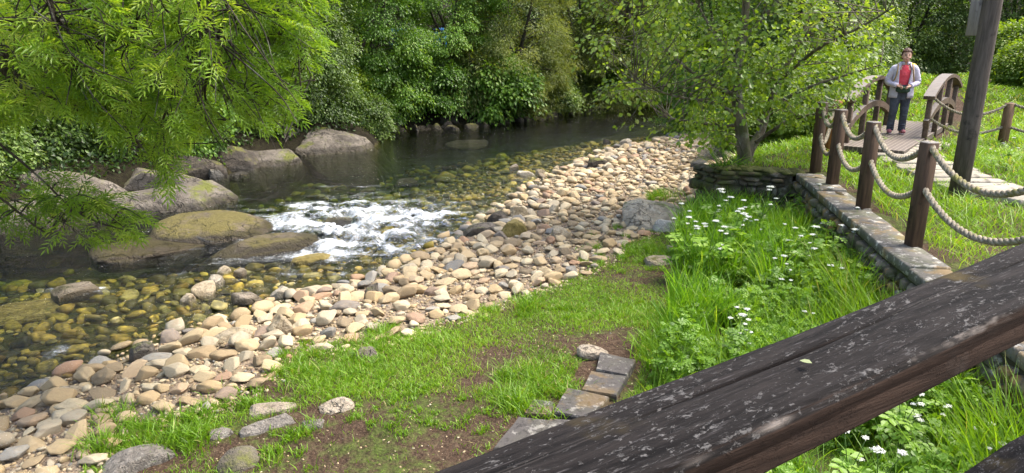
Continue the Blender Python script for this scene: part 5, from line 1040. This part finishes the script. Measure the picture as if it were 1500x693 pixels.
# ------------------------------------------------------------------ plank path
PLK = wood_mat('path_plank_wood', (.24, .215, .17), (.36, .33, .27), .85, 1, 0); S = arc(PATHL[1:], .05); dd = np.concatenate([[0], np.cumsum(np.linalg.norm(np.diff(S, axis=0), axis=1))]); rr_ = np.random.default_rng(3)
for s in np.arange(.45, dd[-1], .27):
    k = int(np.searchsorted(dd, s)); k = min(max(k, 3), len(S) - 4); t = norm(S[k + 3] - S[k - 3]); mb = MB(); frame_box(mb, np.zeros(3), axes((-t[1], t[0], 0)), (.50 + rr_.uniform(-.06, .06), .115, .05), .5, .01); o = mb.build('path_plank', PLK); o.location = (S[k][0], S[k][1], tz(*S[k]) + .02); o.rotation_euler = (0, 0, rr_.normal(0, .04)); tag(o, 'pale weathered plank laid across the path leading to the arched footbridge', 'plank', 'path planks')

# ------------------------------------------------------------------ near bridge with the weathered rail
rd = norm(np.array([.868, .497])); rn = np.array([-rd[1], rd[0]]); SL = .067
nb = thing('timber_footbridge', 'footbridge in front with a thick weathered lichen speckled timber rail', 'bridge', (0, 0, .4)); o0 = np.array([0, 0, .4])
def rail(n_mid, z_at0, w, h, name, s0=-1.6, s1=3.6, groove=True, seed=3):
    n = 260; s = np.linspace(s0, s1, n); r_ = np.random.default_rng(seed); prof = []      # cross-section, far edge to near edge then the flank
    us = np.array([-.5, -.485, -.46, -.43, -.36, -.30, -.24, -.20, -.165, -.15, -.135, -.10, -.05, .02, .08, .15, .22, .29, .36, .42, .46, .485, .5]); V = []
    wob = .004 * np.interp(s, np.linspace(s0, s1, 30), r_.normal(size=30)); gw = np.clip(.55 + .9 * np.interp(s, np.linspace(s0, s1, 24), r_.normal(size=24)), 0, 1.4); gpos = .02 * np.interp(s, np.linspace(s0, s1, 18), r_.normal(size=18))
    for u in us:
        z = -.0055 * (1 - math.sqrt(max(0, 1 - (max(abs(u) - .44, 0) / .06) ** 2))) * 1.6 - .004 * (2 * u) ** 2; P3 = np.column_stack([s * 2.4, np.full(n, u * 4), np.full(n, seed)]); zz = z + .0022 * fbm(P3 * [1, 3.5, 1], 4) + .0016 * fbm(P3 * [.7, 16, 1], 2)
        if groove: zz = zz - .030 * gw * np.exp(-((u + .15) / .009) ** 2) - .006 * np.exp(-((u - .2 - gpos) / .02) ** 2) * (gw > .7)
        V.append((u + (.012 * gpos if False else 0), zz + wob))
    for d in (.12, .30, .5, .52, .55, .75, .97, 1.0): V.append((.5 + .004 * math.sin(9 * d) - (.006 if .515 < d < .53 else 0), -h * d - .004 + wob * .6))
    V.append((.44, -h - .004 + 0 * s)); V.append((-.44, -h - .004 + 0 * s))
    for d in (1.0, .5, .12): V.append((-.5, -h * d - .004 + 0 * s))
    k = len(V); W = np.zeros((k, n, 3))
    for j, (u, zz) in enumerate(V):
        off = n_mid - u * w; W[j, :, 0] = rd[0] * s + rn[0] * off; W[j, :, 1] = rd[1] * s + rn[1] * off; W[j, :, 2] = z_at0 + SL * s + zz
    i = np.arange(n - 1); f = []
    for a in range(k): b = (a + 1) % k; f.append(np.stack([a * n + i, b * n + i, b * n + i + 1, a * n + i + 1], -1))
    # own axes: x along the rail so the grain runs lengthwise
    Wf = W.reshape(-1, 3); B3 = np.array([[rd[0], rd[1], 0], [rn[0], rn[1], 0], [0, 0, 1]]); mb = MB(); RN = np.full((k, n), .5); gi = int(np.argmin(abs(us + .15)))
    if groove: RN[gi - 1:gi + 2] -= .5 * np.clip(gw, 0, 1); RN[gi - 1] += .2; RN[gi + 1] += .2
    RN[len(us) - 2:len(us) + 1] = np.clip(.62 + .35 * np.interp(s, np.linspace(s0, s1, 70), r_.normal(size=70)), .5, 1); mb.add(Wf @ B3.T, [np.concatenate(f), (np.arange(k) * n)[::-1][None], (np.arange(k) * n + n - 1)[None]], RN.ravel()); o = mb.build(name, RAILW, nb); o.rotation_euler = (0, 0, math.atan2(rd[1], rd[0])); o.location = -o0; return o
Z0 = 1.55 - SL * .6786
rail(.639, Z0, .160, .078, 'handrail'); rail(.645, Z0 - .54, .150, .075, 'lower_rail', groove=False, seed=9)
for s in (-1.3, 3.3):
    c = rd * s + rn * .64; mb = MB(); frame_box(mb, np.array([c[0], c[1], .75 + SL * s]) - o0, axes((rd[0], rd[1], 0)), (.06, .06, .70), .5, .008); mb.build('post', POSTW, nb)
mb = MB()
for k in range(26):
    s = -1.7 + k * .21; c = rd * s + rn * (-.12); frame_box(mb, np.array([c[0], c[1], .36 + SL * s]) - o0, axes((rn[0], rn[1], 0)), (.86, .098, .025), .5, .006)
mb.build('deck', BRW, nb)
for o_ in (-.7, .55):
    a = rd * -1.75 + rn * o_; b = rd * 3.7 + rn * o_; mb = MB(); c = (a + b) / 2; frame_box(mb, np.array([c[0], c[1], .23 + SL * .97]) - o0, axes((rd[0], rd[1], SL)), (2.75, .07, .10), .5, .01); mb.build('beam', POSTW, nb)
    for q in (a, b): mb = MB(); g = tz(*q); zt_ = .14; frame_box(mb, np.array([q[0], q[1], (g - .2 + zt_) / 2]) - o0, axes((rd[0], rd[1], 0)), (.09, .09, (zt_ - g + .2) / 2), .5, .01); mb.build('support', POSTW, nb)
# a fallen leaf on the rail
rr3 = ray(1182, 534); tq = None
for t in np.linspace(.6, 2.5, 4000):
    p = np.array([0, 0, CZ]) + rr3 * t; s = p[:2] @ rd
    if p[2] < Z0 + SL * s + .002: tq = p; break
mb = MB(); leaves(mb, np.zeros((1, 3)), np.array([[.8, -.55, .05]]), np.array([[0, 0, 1.0]]), np.array([.018]), T_OVA, np.array([.95])); o = mb.build('fallen_leaf', leaf_mat('pale_leaf', G((0, (.20, .24, .10)), (1, (.26, .30, .14))), .2)); o.location = tq + np.array([-.009, .006, .004]); tag(o, 'small pale green fallen leaf lying on the weathered rail', 'leaf')
# blue sheet far behind the trees
m = NT('blue_tarpaulin'); BLUE = m.done(m.pbsdf((.03, .22, .62), .5, m.bump(m.noise(3, 3, .6, m.obj()), .4, .05)))
p = at_y(612, 55, 33.5); xs = np.linspace(-1.3, 1.3, 20); zs = np.linspace(-.45, .45, 10); X, Z = np.meshgrid(xs, zs); Yf = .07 * np.sin(X * 5) + .05 * fbm2(X, Z, 2, 2); i = (np.arange(9)[:, None] * 20 + np.arange(19)).ravel(); mb = MB(); mb.add(np.stack([X, Yf, Z - .08 * (1 - (X / 1.3) ** 2)], -1).reshape(-1, 3), np.stack([i, i + 1, i + 21, i + 20], -1)); o = mb.build('blue_sheet', BLUE); o.location = p; sm_ = o.modifiers.new('thickness', 'SOLIDIFY'); sm_.thickness = .01; tag(o, 'bright blue sheet glimpsed through the far bank trees', 'tarpaulin')
# ------------------------------------------------------------------ the woman on the bridge
def ell(mb, c, rad, sub=3, Rm=None):
    V, T = ICO[sub]; V = V * np.asarray(rad); V = V @ (Rm.T if Rm is not None else np.eye(3)); mb.add(V + np.asarray(c), T)
def loft(mb, rings, n=20, a0=0.0, a1=2 * math.pi, closed=True):
    """rings: (cx, cy, cz, rx, ry); optional open range of angle per ring (a0 given per ring as sixth value)"""
    V = []
    for q in rings:
        g = q[5] if len(q) > 5 else 0.0; a = np.linspace(g, 2 * np.pi - g, n, endpoint=not closed) - np.pi / 2; V.append(np.column_stack([q[0] + q[3] * np.cos(a), q[1] + q[4] * np.sin(a), np.full(n, q[2])]))
    k = len(V); V = np.concatenate(V); i = np.arange(k - 1)[:, None] * n; j = np.arange(n if closed else n - 1)[None]; j2 = (j + 1) % n; f = [np.stack([i + j, i + j2, i + n + j2, i + n + j], -1).reshape(-1, 4)]
    if closed: f += [np.arange(n)[::-1][None], (np.arange(n) + (k - 1) * n)[None]]
    mb.add(V, f)
def remeshed(mb, name, mat, parent, vox, smooth=4):
    me = mb.mesh('raw'); o = bpy.data.objects.new('raw', me); COL.objects.link(o); md = o.modifiers.new('r', 'REMESH'); md.mode = 'VOXEL'; md.voxel_size = vox; s = o.modifiers.new('s', 'SMOOTH'); s.iterations = smooth; s.factor = .5
    dg = bpy.context.evaluated_depsgraph_get(); m2 = bpy.data.meshes.new_from_object(o.evaluated_get(dg)); bpy.data.objects.remove(o); m2.name = name; m2.materials.clear()
    for q in (mat if isinstance(mat, list) else [mat]): m2.materials.append(q)
    m2.polygons.foreach_set('use_smooth', np.ones(len(m2.polygons), bool)); return link(name, m2, parent)
def fabric(name, a, b, sc=9, rough=.85):
    m = NT(name); P = m.obj(); n = m.noise(sc, 4, .6, P, .4); return m.done(m.pbsdf(m.mix(m.val(n, .35, .65), a, b), rough, m.bump(m.math('ADD', n, m.math('MULTIPLY', m.noise(sc * 4, 3, .6, P), .3)), .7, .03), .25))
def plain(name, c, rough=.6): m = NT(name); return m.done(m.pbsdf(c, rough, None, .4))
SKIN = plain('skin', (.56, .33, .235), .5); EYE = plain('eye_dark', (.02, .012, .008), .3); LIP = plain('lip', (.36, .10, .085), .5); HAIR = fabric('brown_hair', (.040, .016, .009), (.11, .048, .026), 30, .5); WHT = plain('teeth', (.65, .6, .52), .4)
JACK = fabric('lilac_jacket', (.52, .48, .58), (.64, .60, .70)); LINING = plain('jacket_lining', (.30, .28, .36), .8); SHIRT = fabric('red_shirt', (.62, .06, .085), (.74, .10, .13)); TROU = fabric('slate_trousers', (.050, .056, .075), (.095, .105, .135), 7); SHOE = fabric('pink_shoe', (.30, .10, .12), (.46, .18, .20), 20); SOLE = plain('sole', (.40, .33, .32), .7)
pp = np.array([7.52, 13.95]); fz_ = 0.10; face = math.atan2(-pp[1], -pp[0])
wm = thing('person', 'woman in an open lilac jacket, red shirt and dark trousers standing on the arched footbridge', 'person', (pp[0], pp[1], fz_), face + math.pi / 2 + .16)
# local axes: -Y is where she faces, X to her left, Z up
hz = 1.475; mb = MB()
ell(mb, (.005, .004, hz + .015), (.073, .092, .112), 4); ell(mb, (.005, -.030, hz - .055), (.052, .060, .058), 4); ell(mb, (.005, -.096, hz - .012), (.013, .018, .020), 3); ell(mb, (.005, -.090, hz + .012), (.009, .012, .026), 3)
for s in (-1, 1): ell(mb, (.005 + s * .075, .006, hz - .005), (.012, .022, .032), 3); ell(mb, (.005 + s * .034, -.066, hz - .030), (.026, .022, .020), 3)
ell(mb, (.005, -.075, hz - .060), (.030, .020, .016), 3)
tube(mb, [(0, .015, 1.26), (0, .012, 1.34), (.004, .006, 1.42)], [.068, .054, .052], 16)
loft(mb, [(0, 0, .74, .155, .105), (0, 0, .86, .165, .115), (0, 0, .98, .135, .100), (0, 0, 1.12, .150, .108), (0, .005, 1.23, .165, .100), (0, .01, 1.30, .11, .075)])
HND = {}
for s in (-1, 1):
    sh, el, wr = np.array([s * .16, .01, 1.255]), np.array([s * .245, .03, 1.0]), np.array([s * .105, -.165, .935]); tube(mb, spline([sh, .5 * (sh + el) + [s * .012, 0, 0], el, .5 * (el + wr) + [0, -.01, -.01], wr], 16), np.linspace(.05, .027, 16), 12); d = norm(wr - el); palm = wr + d * .045; HND[s] = (wr, d)
    X2 = norm(np.cross(d, [0, 0, 1])); ell(mb, palm, (.045, .036, .017), 3, np.column_stack([d, np.cross([0, 0, 1], d) / np.linalg.norm(np.cross([0, 0, 1], d)), [0, 0, 1]]))
    up_ = np.array([0, 0, 1.0]); lat = norm(np.cross(d, up_))
    for k in range(4):
        b = palm + d * .034 + up_ * (.021 - .014 * k); Lf = (.058, .066, .062, .048)[k]; tube(mb, spline([b, b + d * Lf * .5 + lat * s * -.006, b + d * Lf * .85 + np.array([0, .018, -.004]), b + d * Lf * .9 + np.array([0, .036, -.006])], 7), np.linspace(.0088, .0068, 7), 7)
    tube(mb, spline([palm - d * .02 + up_ * .018, palm + up_ * .042 + d * .012, palm + up_ * .05 + d * .040], 6), np.linspace(.011, .008, 6), 7)
    tube(mb, spline([(s * .085, 0, .80), (s * .095, -.005, .45), (s * .10, .01, .09), (s * .10, .005, .05)], 14), np.linspace(.060, .034, 14), 12); ell(mb, (s * .10, -.03, .05), (.032, .075, .030), 3)
body = remeshed(mb, 'body', [SKIN, EYE, LIP], wm, .0058, 3)
cs = np.zeros(len(body.data.polygons) * 3); body.data.polygons.foreach_get('center', cs); cs = cs.reshape(-1, 3); idx = np.zeros(len(cs), np.int32)
for s in (-1, 1):
    idx[(((cs[:, 0] - .005 - s * .031) / .0125) ** 2 + ((cs[:, 2] - hz - .014) / .0062) ** 2 < 1) & (cs[:, 1] < -.03)] = 1
    idx[(((cs[:, 0] - .005 - s * .033) / .020) ** 2 + ((cs[:, 2] - hz - .036) / .0042) ** 2 < 1) & (cs[:, 1] < -.03)] = 1
idx[(((cs[:, 0] - .005) / .027) ** 2 + ((cs[:, 2] - hz + .058 - 6 * (cs[:, 0] - .005) ** 2) / .0075) ** 2 < 1) & (cs[:, 1] < -.05)] = 2
body.data.polygons.foreach_set('material_index', idx)
mb = MB(); V, T = ICO[4]; V = V.copy(); k = (V[:, 1] < -.20) & (V[:, 2] < .40) ; V[:, 1] = np.where(k, np.maximum(V[:, 1], -.20), V[:, 1]); V = V * [.094, .112, .125]; V = V * (1 + .04 * fbm(V * [60, 60, 14], 2))[:, None]; V[:, 2] = np.where(V[:, 2] < -.095, -.095 + .3 * (V[:, 2] + .095), V[:, 2]); mb.add(V + [.005, .016, hz + .030], T); ell(mb, (.005, .118, hz + .01), (.035, .035, .04), 3)
mb.build('hair', HAIR, wm)
# trousers
mb = MB(); loft(mb, [(0, 0, .66, .15, .115), (0, 0, .76, .172, .122), (0, 0, .88, .165, .118), (0, 0, .95, .15, .11)])
for s in (-1, 1):
    kn = -.035 if s < 0 else -.005; tube(mb, spline([(s * .086, 0, .80), (s * .092, kn, .60), (s * .096, kn, .44), (s * .10, .012, .24), (s * .10, .01, .06)], 22), np.array([.098, .098, .096, .093, .090, .087, .084, .081, .079, .078, .076, .074, .072, .070, .069, .068, .068, .068, .068, .067, .068, .070]), 14)
    for z_, a_ in ((.42, .5), (.36, -.4), (.14, .4), (.10, -.3), (.18, .2)): ell(mb, (s * .098 + .01 * a_, -.062, z_), (.045, .022, .010), 2)
remeshed(mb, 'trousers', TROU, wm, .010, 3)
for s in (-1, 1):
    mb = MB(); ell(mb, (s * .102 + s * .02, -.065, .055), (.046, .085, .040), 3); ell(mb, (s * .102, .03, .062), (.044, .065, .055), 3); sh_ = remeshed(mb, 'shoe', SHOE, wm, .008, 3); mb = MB(); V, T = ICO[3]; V = V.copy(); mb.add(V * [.05, .135, .014] + [s * .108, -.035, .016], T); mb.build('sole', SOLE, sh_)
# shirt and jacket
mb = MB(); loft(mb, [(0, 0, .88, .150, .106), (0, -.004, .98, .138, .104), (0, -.006, 1.10, .150, .116), (0, -.002, 1.20, .150, .108), (0, .004, 1.28, .105, .082), (0, .008, 1.315, .068, .066)], 28); mb.build('shirt', SHIRT, wm)
mb = MB(); loft(mb, [(0, .012, 1.315, .078, .080, .35), (0, .012, 1.34, .076, .078, .3), (0, .014, 1.37, .080, .082, .3)], 20, closed=False); o = mb.build('neck_scarf', plain('scarf_grey', (.50, .44, .50), .9), wm); md = o.modifiers.new('t', 'SOLIDIFY'); md.thickness = .012
r = np.random.default_rng(4); mb = MB(); rings = []
for z_, rx, ry, g in ((.70, .215, .165, .42), (.76, .213, .163, .40), (.83, .207, .158, .40), (.90, .202, .152, .42), (.97, .195, .148, .45), (1.04, .192, .147, .48), (1.11, .194, .148, .52), (1.18, .197, .142, .56), (1.24, .190, .126, .62), (1.285, .150, .108, .72), (1.32, .105, .095, .85), (1.36, .100, .098, .95)): rings.append((0, .008, z_, rx, ry, g))
loft(mb, rings, 40, closed=False); V = np.concatenate(mb.V); V = V + .010 * np.stack([vnoise(V * 11), vnoise(V * 11 + 5), 0 * V[:, 0]], -1); mb.V = [V]; o = mb.build('jacket', [JACK][0], wm); md = o.modifiers.new('t', 'SOLIDIFY'); md.thickness = .014; md.offset = -1
for s in (-1, 1):
    wr, d = HND[s]; sh, el = np.array([s * .145, .01, 1.262]), np.array([s * .258, .03, .995]); mb = MB(); pts = spline([sh + [-s * .03, 0, .005], sh + [s * .035, 0, -.03], .5 * (sh + el) + [s * .022, 0, 0], el, .5 * (el + wr) + [s * .005, -.005, -.008], wr - d * .005], 26); rad = np.interp(np.linspace(0, 1, 26), [0, .12, .4, .6, .8, 1], [.060, .068, .062, .058, .050, .044]) * (1 + .05 * np.sin(np.arange(26) * 1.9)); tube(mb, pts, rad, 16); mb.build('sleeve', JACK, wm)
for s in (-1, 1):
    mb = MB(); pts = spline([(s * .12, .08, 1.30), (s * .125, -.02, 1.315), (s * .135, -.118, 1.22), (s * .155, -.125, 1.08), (s * .19, -.06, .98)], 20); tube(mb, pts, .014, 6); mb.build('backpack_strap', plain('strap_tan', (.32, .22, .10), .8), wm)
# waist bag and small backpack
mb = MB(); V, T = ICO[4]; V = np.sign(V) * np.abs(V) ** .7; V = V / np.abs(V).max(0); V = V * [.125, .045, .062] + [0.0, -.165, .865]; V[:, 2] -= .5 * V[:, 0] ** 2; V[:, 1] += 1.8 * V[:, 0] ** 2; mb.add(V, T)
bg_ = thing('waist_bag', 'dark green waist bag worn at the front by the woman', 'bag', (pp[0], pp[1], fz_), face + math.pi / 2 + .16); mb.build('pouch', fabric('green_bag', (.025, .045, .030), (.05, .085, .055), 14), bg_)
mb = MB(); tube(mb, [(-.10, -.209, .893), (0, -.215, .897), (.10, -.209, .893)], .006, 6); mb.build('zip_trim', plain('zip_green', (.10, .22, .12), .5), bg_); mb = MB(); a = np.linspace(0, 2 * np.pi, 40); tube(mb, np.column_stack([.180 * np.sin(a), .002 - .150 * np.cos(a), .895 + 0 * a]), .014, 6); mb.build('belt', plain('belt_black', (.02, .02, .022), .7), bg_)
bk = thing('backpack', 'small backpack with a yellow top edge on the woman\'s back', 'backpack', (pp[0], pp[1], fz_), face + math.pi / 2 + .16); mb = MB(); V, T = ICO[4]; V = np.sign(V) * np.abs(V) ** .6; V = V / np.abs(V).max(0); mb.add(V * [.15, .08, .22] + [0, .24, 1.12], T); mb.build('pack', fabric('pack_grey', (.16, .16, .2), (.22, .22, .27)), bk); mb = MB(); tube(mb, spline([(.05, .22, 1.335), (.12, .22, 1.33), (.19, .20, 1.31), (.215, .19, 1.29)], 10), .022, 8); mb.build('yellow_trim', plain('yellow_nylon', (.72, .50, .05), .6), bk)
